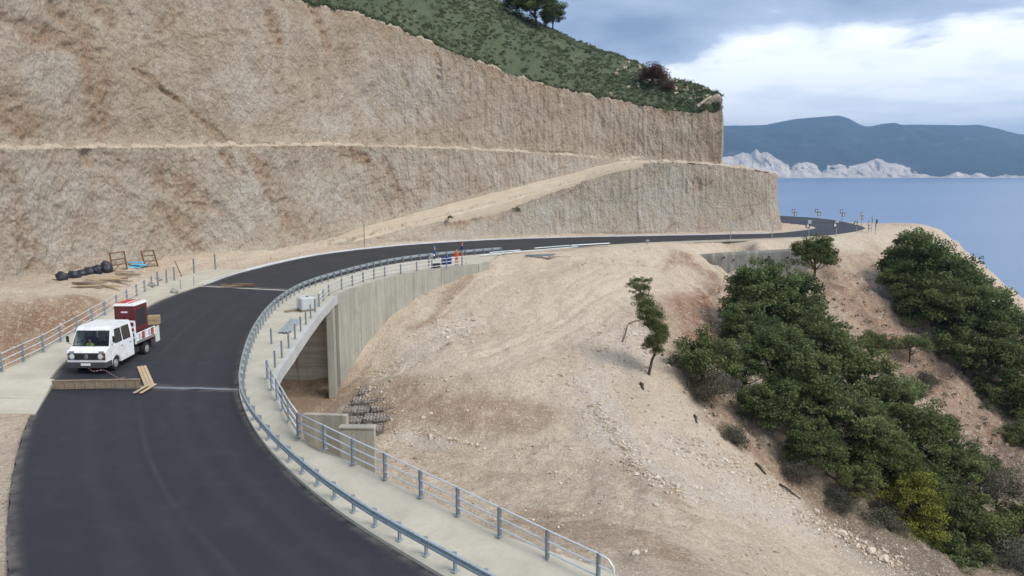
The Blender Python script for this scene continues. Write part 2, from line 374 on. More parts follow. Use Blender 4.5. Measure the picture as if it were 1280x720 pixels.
Lp.insert(0, Lp[0] + (Lp[0] - Lp[1]).normalized() * 12); Rp.insert(0, Rp[0] + (Rp[0] - Rp[1]).normalized() * 12)
LE = crp(Lp, 14); RE = crp(Rp, 14)
NS = len(LE)
def S(i): return (i + 1) * 14        # sample index of station i
NW = 13
rows = [LE + (RE - LE) * t for t in np.linspace(0, 1, NW)]
for r in rows: r[:, 2] += 0.05
A = np.stack(rows, 1)
ROADPTS = A.reshape(-1, 3).copy()
def seg_dist(X, Y, poly):
    """distance to a polyline and parameter"""
    d = np.full(np.shape(X), 1e9)
    for a, b in zip(poly[:-1], poly[1:]):
        ax, ay = a[0], a[1]; bx, by = b[0] - ax, b[1] - ay; L = bx * bx + by * by + 1e-9
        t = np.clip(((X - ax) * bx + (Y - ay) * by) / L, 0, 1)
        d = np.minimum(d, np.hypot(X - ax - t * bx, Y - ay - t * by))
    return d
# finer across for wheel marks
NW2 = 61
A2 = np.stack([LE + (RE - LE) * t for t in np.linspace(0, 1, NW2)], 1); A2[..., 2] += .05
A2[..., 2] += .012 * fbm(A2[..., 0] * .5, A2[..., 1] * .5, o=2)
A2[:, 0, :2] += .06 * fbm(np.arange(NS) * .9, np.zeros(NS), o=3)[:, None]
ttr = np.zeros(A2.shape[:2])
for pts in ([(190, 570), (215, 625), (250, 680), (290, 730)], [(275, 560), (272, 590), (232, 632)], [(180, 540), (190, 575), (188, 620)]):
    pl = [P(x, y, -1.6) for x, y in pts]
    pl = cr(pl, 20)
    ttr = np.maximum(ttr, (1 - sm(seg_dist(A2[..., 0], A2[..., 1], pl), .05, .4)) * .2)
dst = np.zeros(A2.shape[:2])
jn1a, jn1b = P(72, 481, -.7), P(301, 487, -1.15); jn2a, jn2b = P(240, 357, 0), P(376, 364, -.5)
dst = np.maximum(dst, .9 * (1 - sm(seg_dist(A2[..., 0], A2[..., 1], [jn1a, jn1b]), .1, .5)))
dst = np.maximum(dst, .7 * (1 - sm(seg_dist(A2[..., 0], A2[..., 1], [jn2a, jn2b]), .1, .9)))
acr = np.linspace(0, 1, NW2)[None] * np.ones((NS, 1)); seam = np.zeros(A2.shape[:2])
for f_, w_, k_ in ((.5, .012, .32), (.27, .05, .12), (.42, .06, .08), (.68, .05, .12), (.81, .05, .10)): seam = np.maximum(seam, k_ * (1 - sm(np.abs(acr - f_ - .01 * np.sin(np.arange(NS) * .05)[:, None]), w_ * .3, w_)))
edge = np.minimum(acr, 1 - acr); dst = np.maximum(dst, (.75 * (1 - sm(edge, 0, .045))))
road = mesh_np('road', A2.reshape(-1, 3), grid_faces(NS, NW2), M_asph, None, True, {'track': ttr, 'dust': dst, 'seam': seam}); tag(road, kind='structure')
# ragged asphalt lip down to the ground
ska = LE.copy(); ska[:, 2] += .05; skb = LE.copy(); skb[:, 2] -= .5; o_ = strip('road_edge', [ska, skb], M_asph, None); tag(o_, kind='structure')

# right walkway outer edge, matched to road stations 0..14
WO = [(875, 780, -2.7), (762, 722, -2.4), (625, 673, -2.1), (525, 624, -1.8), (441, 583, -1.5), (373, 548, -1.3), (345, 482, -1.0), (368, 440, -.85), (392, 405, -.7), (410, 383, -.55),
      (428, 369, -.45), (480, 352, -.35), (525, 342, -.25), (565, 336, -.15), (598, 333, -.08)]
WOp = [P(*q) for q in WO]; WOp.insert(0, WOp[0] + (WOp[0] - WOp[1]).normalized() * 12)
WOE = crp(WOp, 14)
nW = len(WOE)
KH = .13
ri = RE[:nW].copy(); 
# kerb: vertical face, then slab
e0 = ri.copy(); e0[:, 2] -= .3; e1 = ri.copy(); e1[:, 2] += .05 + KH; wo = WOE.copy(); wo[:, 2] = (ri[:, 2] + WOE[:, 2]) / 2 + .05 + KH + .05
in1 = e1 + (wo - e1) * .02
mid = [e1 + (wo - e1) * t for t in (.02, .25, .5, .75, 1)]
wo2 = wo.copy(); wo2[:, 2] -= .35
walk = strip('walkway', [e0, e1] + mid + [wo2], M_conc, None, True, smooth=False); tag(walk, kind='structure')
MB().poly([e0[-1], e1[-1], wo[-1], wo2[-1]], [(0, 1, 2, 3)]).build('walkway_end', M_conc, walk)

# left walkway, stations 5.5..11
LO = [(-22, 500, -.75), (-12, 476, -.6), (29, 452, -.4), (85, 421, -.3), (146, 384, -.1), (205, 356, .0), (262, 338, .1)]
LOp = [P(*q) for q in LO]
LOE = crp(LOp, 14)
i0, i1 = S(5), S(11)
li = LE[i0:i1 + 1]
def resamp(p, n):
    s = np.r_[0, np.cumsum(np.linalg.norm(np.diff(p, axis=0), axis=1))]; u = np.linspace(0, s[-1], n)
    return np.stack([np.interp(u, s, p[:, k]) for k in range(3)], 1)
li = resamp(li, 80); lo = resamp(LOE, 80)
z0 = li.copy(); z0[:, 2] -= .3; z1 = li.copy(); z1[:, 2] += .05 + KH; zo = lo.copy(); zo[:, 2] = li[:, 2] + .05 + KH + .02; zo2 = zo.copy(); zo2[:, 2] -= .7
lwalk = strip('walkway', [z0, z1] + [z1 + (zo - z1) * t for t in (.03, .35, .7, 1)] + [zo2], M_conc, None, False, smooth=False); tag(lwalk, kind='structure')
MB().poly([z0[0], z1[0], zo[0], zo2[0]], [(0, 1, 2, 3)]).build('walkway_end', M_conc, lwalk)
LWO = zo; RWO = wo

# ================================================================== terrain
C = []
def g(*pts):
    for q in pts: C.append(tuple(P(*q)))
def w(*pts):
    for q in pts: C.append(q)
g((-250, 395, 0), (-120, 372, .1), (0, 357, .2), (100, 348, .2), (200, 334, .3), (280, 323, .4), (340, 312, .6), (400, 305, .7),
  (0, 376, 0), (60, 374, 0), (110, 370, 0), (150, 362, -.1), (190, 352, 0), (240, 340, 0), (-150, 400, 0), (300, 325, .3),
  (0, 383, 0), (0, 400, -1.0), (0, 430, -2.6), (50, 382, 0), (50, 400, -1.1), (50, 425, -2.4), (100, 378, 0), (100, 391, -.8), (100, 403, -1.5), (-80, 387, 0), (-80, 430, -2.4))
w((-45, 48, -5.5), (-36, 50, -5.8), (-28, 52, -7), (-20, 56, -8.5), (-60, 50, -5), (-55, 62, 0), (-70, 60, 0), (-90, 60, 1))
# right: foot of the wing wall, gully under the bridge
g((350, 490, -9.2), (420, 500, -9.0), (440, 480, -8.3), (470, 460, -7.3), (500, 438, -6.1), (540, 400, -4.3), (575, 362, -2.2), (600, 337, -.5),
  (400, 525, -9.5), (440, 560, -9.6), (470, 520, -8.5), (400, 560, -9.7))
w((-18, 48, -9.4), (-10, 44, -9.3))
# spoil, platform, bank
g((640, 325, -.25), (720, 318, -.1), (800, 312, .0), (860, 312, -.1), (940, 305, .2), (1000, 302, .3), (620, 345, -1.3), (700, 340, -1.1), (780, 340, -1.4), (830, 350, -2.4),
  (560, 420, -5.2), (620, 400, -4.3), (700, 400, -4.2), (770, 400, -4.2), (830, 400, -4.3), (480, 478, -7.2), (540, 476, -6.7), (600, 478, -6.5), (680, 482, -6.8), (640, 440, -5.4), (720, 450, -5.9),
  (480, 548, -9.0), (540, 552, -8.9), (600, 558, -8.8), (680, 566, -8.9), (750, 500, -7.6), (760, 570, -9.0), (815, 470, -7.4), (790, 520, -8.4), (860, 520, -10), (900, 560, -11.2), (960, 600, -14), (1060, 680, -18),
  (1140, 718, -20), (1000, 700, -14.8), (900, 640, -10.8), (820, 600, -9.4), (550, 620, -8.9), (700, 620, -8.6), (600, 655, -7.8), (650, 685, -6.2), (720, 703, -4.4), (775, 718, -3.1),
  (850, 715, -5.4), (800, 665, -7), (920, 715, -9.5), (480, 590, -9))
w((4, 20, -2.9), (12, 18, -4.5), (8, 8, -3), (25, 20, -13), (22, 35, -13.5), (35, 30, -19), (2, 24, -2.6))
# gully, far side, headland
w((30, 58, -18), (38, 62, -20), (48, 66, -21), (66, 70, -23), (60, 45, -27), (45, 40, -24), (24, 76, -11), (30, 80, -11.5), (22, 70, -10.8), (36, 76, -14), (80, 85, -22), (100, 95, -34), (90, 60, -34), (95, 30, -44))
for x_, y_, Y_ in ((850, 345, 98), (865, 380, 90), (890, 400, 88), (930, 350, 109.5), (990, 352, 107), (960, 400, 91), (1010, 430, 86), (1040, 320, 104), (1040, 345, 100.5), (1060, 360, 98.5), (1100, 400, 93), (1060, 430, 88), (1150, 470, 84.5),
  (1180, 500, 81), (1120, 480, 82), (1200, 545, 77), (1250, 575, 75), (1280, 610, 72), (1280, 450, 91), (1200, 400, 100), (1130, 330, 113), (1160, 310, 122), (1180, 350, 113), (1225, 332, 124), (1260, 365, 124), (1300, 400, 112), (1240, 480, 88), (1010, 390, 94)):
    C.append(tuple(PY(x_, y_, Y_)))
g((1100, 300, .2), (1100, 282, .8), (1150, 284, .3), (1180, 291, -.6), (1060, 300, .2))
w((45, 160, 1.2), (60, 152, 1), (68, 158, -4), (50, 175, -14), (60, 190, -40), (85, 160, -30), (100, 150, -40), (105, 130, -38), (20, 175, 0), (0, 175, 0), (-40, 175, 0), (120, 120, -56), (125, 160, -60), (80, 200, -60), (20, 215, -58), (-60, 215, -40), (130, 80, -60), (130, 20, -60), (-90, 20, -2), (-60, 25, -2), (-30, 20, -2.0), (-25, 5, -2.3), (5, 0, -3), (-60, 100, 2), (-40, 130, 2), (0, 140, 2), (30, 145, 1.2))
g((2, 560, -1.35), (5, 640, -1.7), (5, 720, -1.9), (-80, 560, -1.2), (-100, 520, -1.0), (-150, 470, -1.5), (-150, 620, -1.6))
for i in range(S(11), NS, 9): C.append(tuple(LE[i] - [0, 0, .02]))
for i in range(S(15), NS, 9): C.append(tuple(RE[i] - [0, 0, .02]))
for i in range(0, S(5), 9): C.append(tuple(LE[i] - [0, 0, .02]))
Ca = np.array(C)
def rbf_fit(c):
    d = np.hypot(c[:, None, 0] - c[None, :, 0], c[:, None, 1] - c[None, :, 1]); n = len(c)
    K = np.zeros((n + 3, n + 3)); K[:n, :n] = np.sqrt(d * d + 1.0) * -1 - np.eye(n) * -0.08 * 0; K[:n, :n] += np.eye(n) * .25
    Q = np.c_[np.ones(n), c[:, :2]]; K[:n, n:] = Q; K[n:, :n] = Q.T
    return np.linalg.solve(K, np.r_[c[:, 2], 0, 0, 0])
cw = rbf_fit(Ca)
def base_z(X, Y):
    X = np.asarray(X, float); Y = np.asarray(Y, float); sh = X.shape; x = X.ravel(); y = Y.ravel(); r = np.empty(len(x)); n = len(Ca)
    for a in range(0, len(x), 40000):
        xx, yy = x[a:a + 40000], y[a:a + 40000]
        d2 = (xx[:, None] - Ca[None, :, 0]) ** 2 + (yy[:, None] - Ca[None, :, 1]) ** 2
        r[a:a + 40000] = -np.sqrt(d2 + 1) @ cw[:n] + cw[n] + cw[n + 1] * xx + cw[n + 2] * yy
    return r.reshape(sh)
def in_poly(X, Y, poly):
    r = np.zeros(X.shape, bool); n = len(poly)
    for i in range(n):
        x1, y1 = poly[i][0], poly[i][1]; x2, y2 = poly[(i + 1) % n][0], poly[(i + 1) % n][1]
        if y1 == y2: continue
        c = ((y1 > Y) != (y2 > Y)) & (X < (x2 - x1) * (Y - y1) / (y2 - y1) + x1)
        r ^= c
    return r
def axis(pts):
    out = [pts[0][0]]
    for (a, s1), (b, s2) in zip(pts, pts[1:]):
        x = a
        while x < b: x += s1 + (s2 - s1) * (x - a) / (b - a); out.append(x)
    return np.array(out)
gx = axis([(-95, 2), (-45, .45), (-10, .28), (30, .3), (62, .45), (95, 1.0), (140, 4)]); gy = axis([(0, 1), (22, .28), (60, .3), (95, .38), (130, .5), (165, 1), (220, 4)])
GX, GY = np.meshgrid(gx, gy, indexing='ij')
Z = base_z(GX, GY)
# made ground under the road: embankment polygons, the gap between them is the bridge
inset = lambda out, inn, t: out + (inn - out) * t
jf = S(10); jn = S(6) - 7
# near embankment: from below the picture up to the near abutment
nearR = (RWO[:jn + 1] + (RE[:jn + 1] - RWO[:jn + 1]) * .22); nearL = LE[:jn + 1]
near_poly = np.vstack([nearR, nearL[::-1]])
# far embankment: behind the wing wall
farR = RWO[jf:] + (RE[jf:nW] - RWO[jf:]) * .25; far_poly = np.vstack([farR, RE[nW:NS], LE[NS - 1:jf - 1:-1]])
kd = kdtree.KDTree(len(ROADPTS))
for i, q in enumerate(ROADPTS): kd.insert((q[0], q[1], 0), i)
kd.balance()
emb = in_poly(GX, GY, near_poly) | in_poly(GX, GY, far_poly)
lwk_poly = np.vstack([LWO, li[::-1]])
Ys = (GX > -45) & (GX < 75) & (GY < 165)
dR = np.full(GX.shape, 50.0); zR = np.zeros(GX.shape)
idx = np.argwhere(Ys & (np.abs(Z) < 12))
co = np.empty((len(idx), 2))
for n_, (i, j) in enumerate(idx):
    q, k, d = kd.find((gx[i], gy[j], 0)); co[n_] = (d, ROADPTS[k][2])
dR[idx[:, 0], idx[:, 1]] = co[:, 0]; zR[idx[:, 0], idx[:, 1]] = co[:, 1]
# relief
amp = sm(dR, .6, 5)
bare = sm(GX, 12, 22) * sm(GY, 25, 60)
rel = fbm(GX * .11, GY * .11, o=4, seed=3) * .6 + np.abs(fbm(GX * .35, GY * .35, o=4, seed=9)) * .45 + fbm(GX * 1.1, GY * 1.1, o=4, seed=4, g=.65) * .16
gul = np.abs(fbm((GX * .8 + GY * .3) * .35, (GY * .6 - GX * .4) * .12, o=4, seed=21)) * -2.4 + .5
steep = sm(GX, 18, 30) * sm(GY, 50, 70) * (1 - sm(Z, -3, -.5))
Z = Z + amp * (rel + gul * steep + steep * fbm(GX * .7, GY * .7, o=4, seed=31) * .5)
# tracks of the diggers: parallel low ridges on the ramp and on the platform
tr_pl = cr([P(860, 322, -.5), P(790, 350, -1.8), P(730, 392, -3.9), (P(660, 425, -5)), P(590, 450, -5.8), P(500, 462, -6.8)], 60)
dT = seg_dist(GX, GY, tr_pl)
Z += (1 - sm(dT, 2.5, 4.5)) * (-.12 + .05 * np.sin(dT * 5))
pl2 = cr([P(480, 560, -9), P(600, 590, -8.8), P(720, 600, -8.8), P(820, 640, -8.8)], 40); dT2 = seg_dist(GX, GY, pl2)
Z += (1 - sm(dT2, 2, 6)) * .05 * np.sin(dT2 * 3.1)
def ruts(pts, off, w_, dp):
    global Z
    pl_ = cr([tuple(q) for q in pts], 50); t_ = np.gradient(pl_[:, :2], axis=0); t_ /= np.linalg.norm(t_, axis=1)[:, None]; r_ = np.zeros(GX.shape)
    for sg_ in (-1, 1):
        q = pl_.copy(); q[:, 0] += -t_[:, 1] * off * sg_; q[:, 1] += t_[:, 0] * off * sg_; r_ = np.maximum(r_, 1 - sm(seg_dist(GX, GY, q), w_ * .4, w_))
    Z = Z - r_ * dp; return r_
rut = np.maximum.reduce([ruts([P(860, 325, -.5), P(790, 352, -1.8), P(728, 394, -3.9), P(655, 428, -5), P(590, 452, -5.8), P(510, 462, -6.7)], 1.1, .35, .14), ruts([P(820, 318, -.3), P(740, 350, -1.8), P(690, 390, -3.9), P(600, 405, -4.4), P(540, 430, -5.6)], 1.1, .3, .10),
    ruts([P(480, 560, -9), P(600, 585, -8.8), P(720, 600, -8.8), P(840, 650, -9.2), P(960, 690, -13)], 1.2, .35, .12), ruts([P(500, 600, -8.9), P(620, 630, -8.4), P(760, 640, -8), P(900, 690, -10)], 1.2, .35, .12), ruts([P(740, 322, -.2), P(620, 350, -1.6), P(560, 400, -4.4)], 1.0, .3, .08)])
fan = sm(np.sin(GX * 2.4 + GY * 1.1 + 2.5 * fbm(GX * .2, GY * .2, o=2, seed=61)), .4, 1) * sm(fbm(GX * .12, GY * .12, o=2, seed=62), .0, .3); Z = Z - fan * .04 * amp * (GX > -14) * (Z > -12)
# rubble berm that edges the road between kerb and ramp on the left
inr = in_poly(GX, GY, np.vstack([LE, RE[::-1]]))
gap = in_poly(GX, GY, np.vstack([LE[jn:jf + 1], RE[jn:jf + 1][::-1]])) | in_poly(GX, GY, np.vstack([RE[jn:jf + 1], RWO[jn:jf + 1][::-1]]))
Z = np.where(inr & ~gap, zR - .14, Z)
Z = np.where(emb & ~gap & ~inr, zR - .10, Z)
inl = in_poly(GX, GY, lwk_poly)
Z = np.where(inl & (GY < 46) , np.minimum(Z, zR - .2), Z)
Z = np.where(inl, np.minimum(Z, zR - .1), Z)
# pier of ground beside the near left slab
nl = in_poly(GX, GY, np.array([P(70, 486, -.8), P(-220, 486, -.8), P(-260, 720, -1.8), P(8, 720, -1.8), P(30, 540, -1.2)])); 
# height lookup on the grid
def ground_z(x, y):
    i = min(max(int(np.searchsorted(gx, x)) - 1, 0), len(gx) - 2); j = min(max(int(np.searchsorted(gy, y)) - 1, 0), len(gy) - 2)
    u = min(max((x - gx[i]) / (gx[i + 1] - gx[i]), 0), 1); v = min(max((y - gy[j]) / (gy[j + 1] - gy[j]), 0), 1)
    return float(Z[i, j] * (1 - u) * (1 - v) + Z[i + 1, j] * u * (1 - v) + Z[i, j + 1] * (1 - u) * v + Z[i + 1, j + 1] * u * v)
def hit(px, py, y0=18, y1=200):
    """where a picture ray meets the ground"""
    d = ray(px, py); p = y0
    while p < y1:
        t = p / d.y; x = d.x * t; z = ZC + d.z * t
        if z <= ground_z(x, p):
            for _ in range(12):
                p -= .025
                t = p / d.y
                if ZC + d.z * t > ground_z(d.x * t, p): break
            return Vector((d.x * t, p, ground_z(d.x * t, p)))
        p += .3
    return Vector((d.x * t, p, ground_z(d.x * t, p)))

# masks
WX = GX + 2.0 * fbm(GX * .22, GY * .22, o=4, seed=71); WY = GY + 2.0 * fbm(GX * .22, GY * .22, o=4, seed=72)
def blob(pts, r0, r1): return 1 - sm(seg_dist(WX, WY, [P(*q) for q in pts] if len(pts[0]) == 3 else pts), r0, r1)
def B(pts, r0, r1): return blob([tuple(hit(*q))[:2] for q in pts], r0, r1)
brown = np.maximum.reduce([B([(485, 505), (600, 515), (665, 522)], 1.5, 3.2) * .75, B([(660, 650), (760, 672), (830, 690)], 1, 4) * .6, B([(520, 410), (590, 345)], .4, 1.6) * .8, B([(1090, 400), (1150, 470), (1250, 580)], 3, 9) * .6,
   B([(780, 590), (860, 640)], .6, 2) * .5, B([(-60, 425), (0, 415), (60, 405), (120, 394)], 1.6, 3.6), B([(370, 495), (440, 515)], 3, 7) * .8, B([(640, 600), (540, 590)], .5, 2.5) * .5, B([(835, 350), (830, 420), (860, 470)], .6, 3) * .8, B([(870, 470), (905, 510), (965, 582), (1070, 672)], .8, 3.4) * 1.0])
red = np.maximum.reduce([B([(848, 332), (858, 365), (876, 400), (888, 440)], 1.8, 4.2) * 1.25, B([(880, 345), (895, 385)], 1, 3.5), B([(905, 360), (940, 375)], .5, 3) * .8, B([(1060, 350), (1110, 400), (1150, 460), (1230, 540)], 1, 7) * .75, B([(-40, 435), (20, 428), (90, 405)], .5, 2.6) * .6,
   B([(1050, 330), (1100, 320)], 1, 4) * .5, B([(1000, 610), (900, 530)], 0, 2.0) * .5, B([(1180, 480), (1260, 590)], 0, 3) * .7])
track = np.maximum.reduce([1 - sm(dT, 1.5, 4), B([(640, 322), (860, 310), (1050, 298), (1150, 290)], 2, 6), B([(0, 366), (150, 352), (330, 316)], 1.5, 4) * .8, B([(230, 333), (330, 314), (400, 304), (440, 297)], 1.2, 3.2) * .9, B([(640, 620), (540, 590)], 0, 4) * .5, B([(700, 345), (740, 420), (770, 500)], 0, 3) * .4, rut * .9])
grav = np.maximum.reduce([B([(740, 480), (770, 560), (830, 600), (960, 640), (1080, 690)], .6, 3), B([(500, 455), (570, 410)], .5, 3.5), B([(860, 560), (1000, 650), (1100, 705)], 1, 4.5) * .8,
   B([(480, 545), (560, 555)], .3, 1.5), B([(430, 525), (440, 500)], .5, 2.5), B([(760, 470), (800, 420)], 1, 4) * .5, B([(1170, 330), (1230, 355)], .5, 3)])
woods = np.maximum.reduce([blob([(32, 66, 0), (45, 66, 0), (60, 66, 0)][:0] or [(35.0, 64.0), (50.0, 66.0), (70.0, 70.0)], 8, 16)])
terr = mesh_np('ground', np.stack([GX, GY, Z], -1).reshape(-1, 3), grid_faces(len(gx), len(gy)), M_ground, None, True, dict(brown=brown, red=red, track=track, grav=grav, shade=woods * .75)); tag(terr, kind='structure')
# ================================================================== cliffs
def cliff(name, base, top, nu, nv, mat, stains=(), pales=(), rimw=3.0, lip=.45, rimk=1.0, rough=1.0, seed=0, label=None, back=None):
    """base and top: matched lists of points -> a cut face with relief, a lip of loose soil on top"""
    B = cr([tuple(b) + tuple(t) for b, t in zip(base, top)], nu); T = B[:, 3:6]; B = B[:, :3]
    v = np.linspace(0, 1, nv)
    Pn = B[:, None] + (T - B)[:, None] * v[None, :, None]
    tg = np.gradient(B[:, :2], axis=0); tg /= np.linalg.norm(tg, axis=1)[:, None] + 1e-9
    k = 15; pad = np.vstack([np.repeat(tg[:1], k, 0), tg, np.repeat(tg[-1:], k, 0)]); tg = np.stack([np.convolve(pad[:, q], np.ones(2 * k + 1) / (2 * k + 1), 'valid') for q in (0, 1)], 1)
    nrm = np.stack([tg[:, 1], -tg[:, 0]], 1)     # points at the camera when base runs left to right
    s = np.r_[0, np.cumsum(np.linalg.norm(np.diff(B, axis=0), axis=1))][:, None] * np.ones((1, nv)); h = Pn[..., 2]
    H = (T - B)[:, 2][:, None] * np.ones((1, nv))
    vert = sm(Pn[..., 0], -40, 5) * .8 + .15
    d = fbm(s * .07, h * .10, o=3, seed=seed) * .8 + (.5 - np.abs(fbm(s * .35 + h * .15, h * .16, o=5, seed=seed + 5, g=.55))) * .46 * rough \
        + (np.abs(fbm(s * 1.5, h * .12, o=3, seed=seed + 11)) - .3) * .24 * vert + fbm(s * 1.5, h * (1.3 - .6 * vert), o=5, seed=seed + 17, g=.62) * .24 * rough + (np.abs(vn(s * 3.1, h * .25, None, seed + 19)) - .4) * .10 * vert
    st = np.zeros(s.shape)
    for a in stains:
        q = [PY(x, y, 100) for x, y, w_ in a]
        # project the stain on the face: compare picture directions, done once when the rock is coloured
        pa = np.array([[x, y] for x, y, w_ in a], float); X, Yd, Zd = Pn[..., 0], Pn[..., 1], Pn[..., 2] - ZC
        c_, s_ = math.cos(PITCH), math.sin(PITCH); dep = Yd * c_ - Zd * s_; u_ = X / dep * F + 640; v_ = 360 - (Yd * s_ + Zd * c_) / dep * F
        best = np.zeros(s.shape)
        for (x1, y1, w1), (x2, y2, w2) in zip(a[:-1], a[1:]):
            L = (x2 - x1) ** 2 + (y2 - y1) ** 2; t = np.clip(((u_ - x1) * (x2 - x1) + (v_ - y1) * (y2 - y1)) / L, 0, 1)
            dd = np.hypot(u_ - x1 - t * (x2 - x1), v_ - y1 - t * (y2 - y1)) / (w1 + (w2 - w1) * t); best = np.maximum(best, 1 - sm(dd, .35, 1.25))
        st = np.maximum(st, best)
    pl = np.zeros(s.shape)
    for (x, y, rx, ry) in pales:
        X, Yd, Zd = Pn[..., 0], Pn[..., 1], Pn[..., 2] - ZC; c_, s_ = math.cos(PITCH), math.sin(PITCH); dep = Yd * c_ - Zd * s_; u_ = X / dep * F + 640; v_ = 360 - (Yd * s_ + Zd * c_) / dep * F
        pl = np.maximum(pl, 1 - sm(np.hypot((u_ - x) / rx, (v_ - y) / ry), .4, 1.1))
    d -= st * .22 * (.4 + np.abs(fbm(s * .8, h * .8, o=3, seed=seed + 40)) * 2.5)
    env = np.minimum(sm(h - B[:, 2][:, None], 0, .6), 1)
    d = d * (.35 + .65 * env)
    Pn[..., 0] += nrm[:, None, 0] * d; Pn[..., 1] += nrm[:, None, 1] * d
    # rubble foot
    Pn[..., 0] += nrm[:, None, 0] * .45 * np.exp(-(h - B[:, 2][:, None]) * 1.6); Pn[..., 1] += nrm[:, None, 1] * .45 * np.exp(-(h - B[:, 2][:, None]) * 1.6)
    rim = rimk * (1 - sm(T[:, 2][:, None] - h + fbm(s * .5, h * 0, o=3, seed=seed + 3) * 1.2, 0, rimw))
    # jagged lip
    Pn[:, -1, 2] += fbm(s[:, 0] * .7, s[:, 0] * 0, o=5, seed=seed + 8, g=.65) * (.45 if lip > .3 else .9)
    rows_ = [Pn[:, 0] + [0, 0, -3.0] + np.c_[nrm * .5, np.zeros(nu)]] + [Pn[:, j] for j in range(nv)]
    if lip:
        l1 = Pn[:, -1] + np.c_[-nrm * .7, np.full(nu, lip * .6) + fbm(s[:, 0] * 1.8, s[:, 0] * 0 + 7, o=3, seed=seed) * .2]; l2 = l1 + np.c_[-nrm * .8, np.full(nu, -.4)]; l3 = l2 + np.c_[-nrm * (6 if lip > .3 else 1.6), np.full(nu, -.15 if lip > .3 else -1.2)]
        rows_ += [l1, l2, l3]
    n2 = len(rows_)
    ext = lambda a: np.concatenate([a[:, :1], a] + [a[:, -1:]] * (n2 - nv - 1), 1)
    lipa = np.zeros((nu, n2 + 0)); lipa[:, nv:] = 1
    o = strip(name, rows_, mat, None, True, True, dict(lip=lipa.ravel(), vert=ext(vert).ravel(), stain=ext(st).ravel(), pale=ext(pl).ravel(), rim=np.concatenate([rim[:, :1], rim] + [rim[:, -1:] * 0] * (n2 - nv - 1), 1).ravel()))
    tag(o, kind='structure'); return Pn, nrm
# lower left face: its foot rises along the ramp to the bench
def by(px, py, Y): return PY(px, py, Y)
b1 = [P(-260, 398, 0), P(-120, 371, .1), P(0, 355, .2), P(100, 339, .3), P(200, 326, .4), P(270, 317, .6), P(330, 311, .8), P(380, 301, 1.2), by(430, 288, 112), by(500, 270, 117), by(560, 254, 120), by(620, 239, 123), by(700, 219, 126), by(770, 201.5, 128), by(800, 199.5, 129)]
t1y = [(-260, 190), (-120, 188), (0, 186), (100, 184.5), (200, 183.5), (270, 182.5), (330, 182), (380, 181.5), (430, 182), (500, 183.5), (560, 185.5), (620, 188.5), (700, 194), (770, 199.5), (800, 198)]
t1 = [by(x, y, b.y + 1.6) for (x, y), b in zip(t1y, b1)]
stA = [[(318, 193, 16), (335, 225, 16), (352, 265, 20), (372, 292, 12)], [(110, 197, 12), (150, 205, 18)], [(195, 215, 22), (235, 240, 22), (275, 262, 10)], [(200, 265, 18), (245, 305, 20)], [(0, 200, 12), (15, 240, 14), (30, 290, 16), (40, 330, 14)],
       [(280, 195, 8), (300, 215, 8)], [(430, 190, 12), (455, 200, 8)], [(478, 200, 5), (496, 240, 6)]]
plA = [(310, 255, 60, 40), (60, 240, 70, 50), (280, 290, 60, 20), (60, 310, 50, 25), (420, 250, 50, 40)]
cliff('lower_cliff', b1, t1, 1150, 90, M_rock2, stA, plA, 1.5, .55, .25, 1.0, 2)
# lower right face below the ramp
b2 = [P(395, 312, .35), P(430, 308.5, .4), P(480, 304.5, .45), P(550, 300.5, .5), P(600, 298, .55), P(700, 294.5, .6), P(800, 292.5, .7), P(900, 290.5, .8), P(965, 289, .85), P(973, 286.5, .9)]
b2c = b2[-1]
b2 += [Vector((b2c.x + .6, b2c.y + 4, .9)), Vector((b2c.x - 1.5, b2c.y + 12, 1.0)), Vector((b2c.x - 8, b2c.y + 22, 1.0)), Vector((b2c.x - 25, b2c.y + 30, 1.0))]
t2y = [(395, 310.5), (430, 302), (480, 291), (550, 274), (600, 261), (700, 234), (800, 204), (900, 207.5), (963, 216), (972, 219)]
t2 = [by(x, y, b.y + 1.4) for (x, y), b in zip(t2y, b2)]
zt = t2[-1].z
t2 += [Vector((b2[10].x - .8, b2[10].y - .4, zt)), Vector((b2[11].x - 1.2, b2[11].y - .6, zt)), Vector((b2[12].x - 1.2, b2[12].y - 1, zt)), Vector((b2[13].x - 1, b2[13].y - 1, zt))]
cliff('lower_cliff', b2, t2, 900, 75, M_rock2, [[(862, 205, 8), (872, 235, 8)], [(560, 280, 10), (620, 262, 10)]], [(830, 250, 60, 50), (700, 270, 60, 30)], .8, .6, .2, .55, 40)
# upper face
ux = [-260, -120, 0, 100, 200, 300, 380, 450, 520, 600, 680, 760, 830, 890, 904]
def interp_pts(px, tab):
    xs = [a for a, b in tab]; return float(np.interp(px, xs, [b for a, b in tab]))
Yb = [(x, b.y + 5.5) for (x, _), b in zip(t1y, b1)] + [(850, 133), (890, 132), (904, 131.5)]
zb_ = [(x, t.z - .1) for (x, _), t in zip(t1y, t1)]
yb_ = [(-260, 188), (0, 184), (300, 182), (450, 182.5), (600, 186.5), (700, 192), (800, 199), (850, 201.5), (904, 207)]
b3 = [by(x, interp_pts(x, yb_) + .5, interp_pts(x, Yb)) for x in ux]
yt_ = [(-260, -260), (-120, -200), (0, -150), (100, -105), (200, -62), (300, -20), (340, -4), (380, 2), (400, 6), (450, 20), (500, 38), (520, 46), (550, 57), (600, 79), (650, 97), (680, 106), (700, 112), (760, 125), (800, 131), (830, 137), (890, 141), (904, 124)]
t3 = [by(x - (3 if x > 895 else 0), interp_pts(x, yt_), b.y + (ZC + b.y * (213 - interp_pts(x, yt_)) / F - b.z) * .13) for x, b in zip(ux, b3)]
bc = b3[-1]; tc_ = t3[-1]
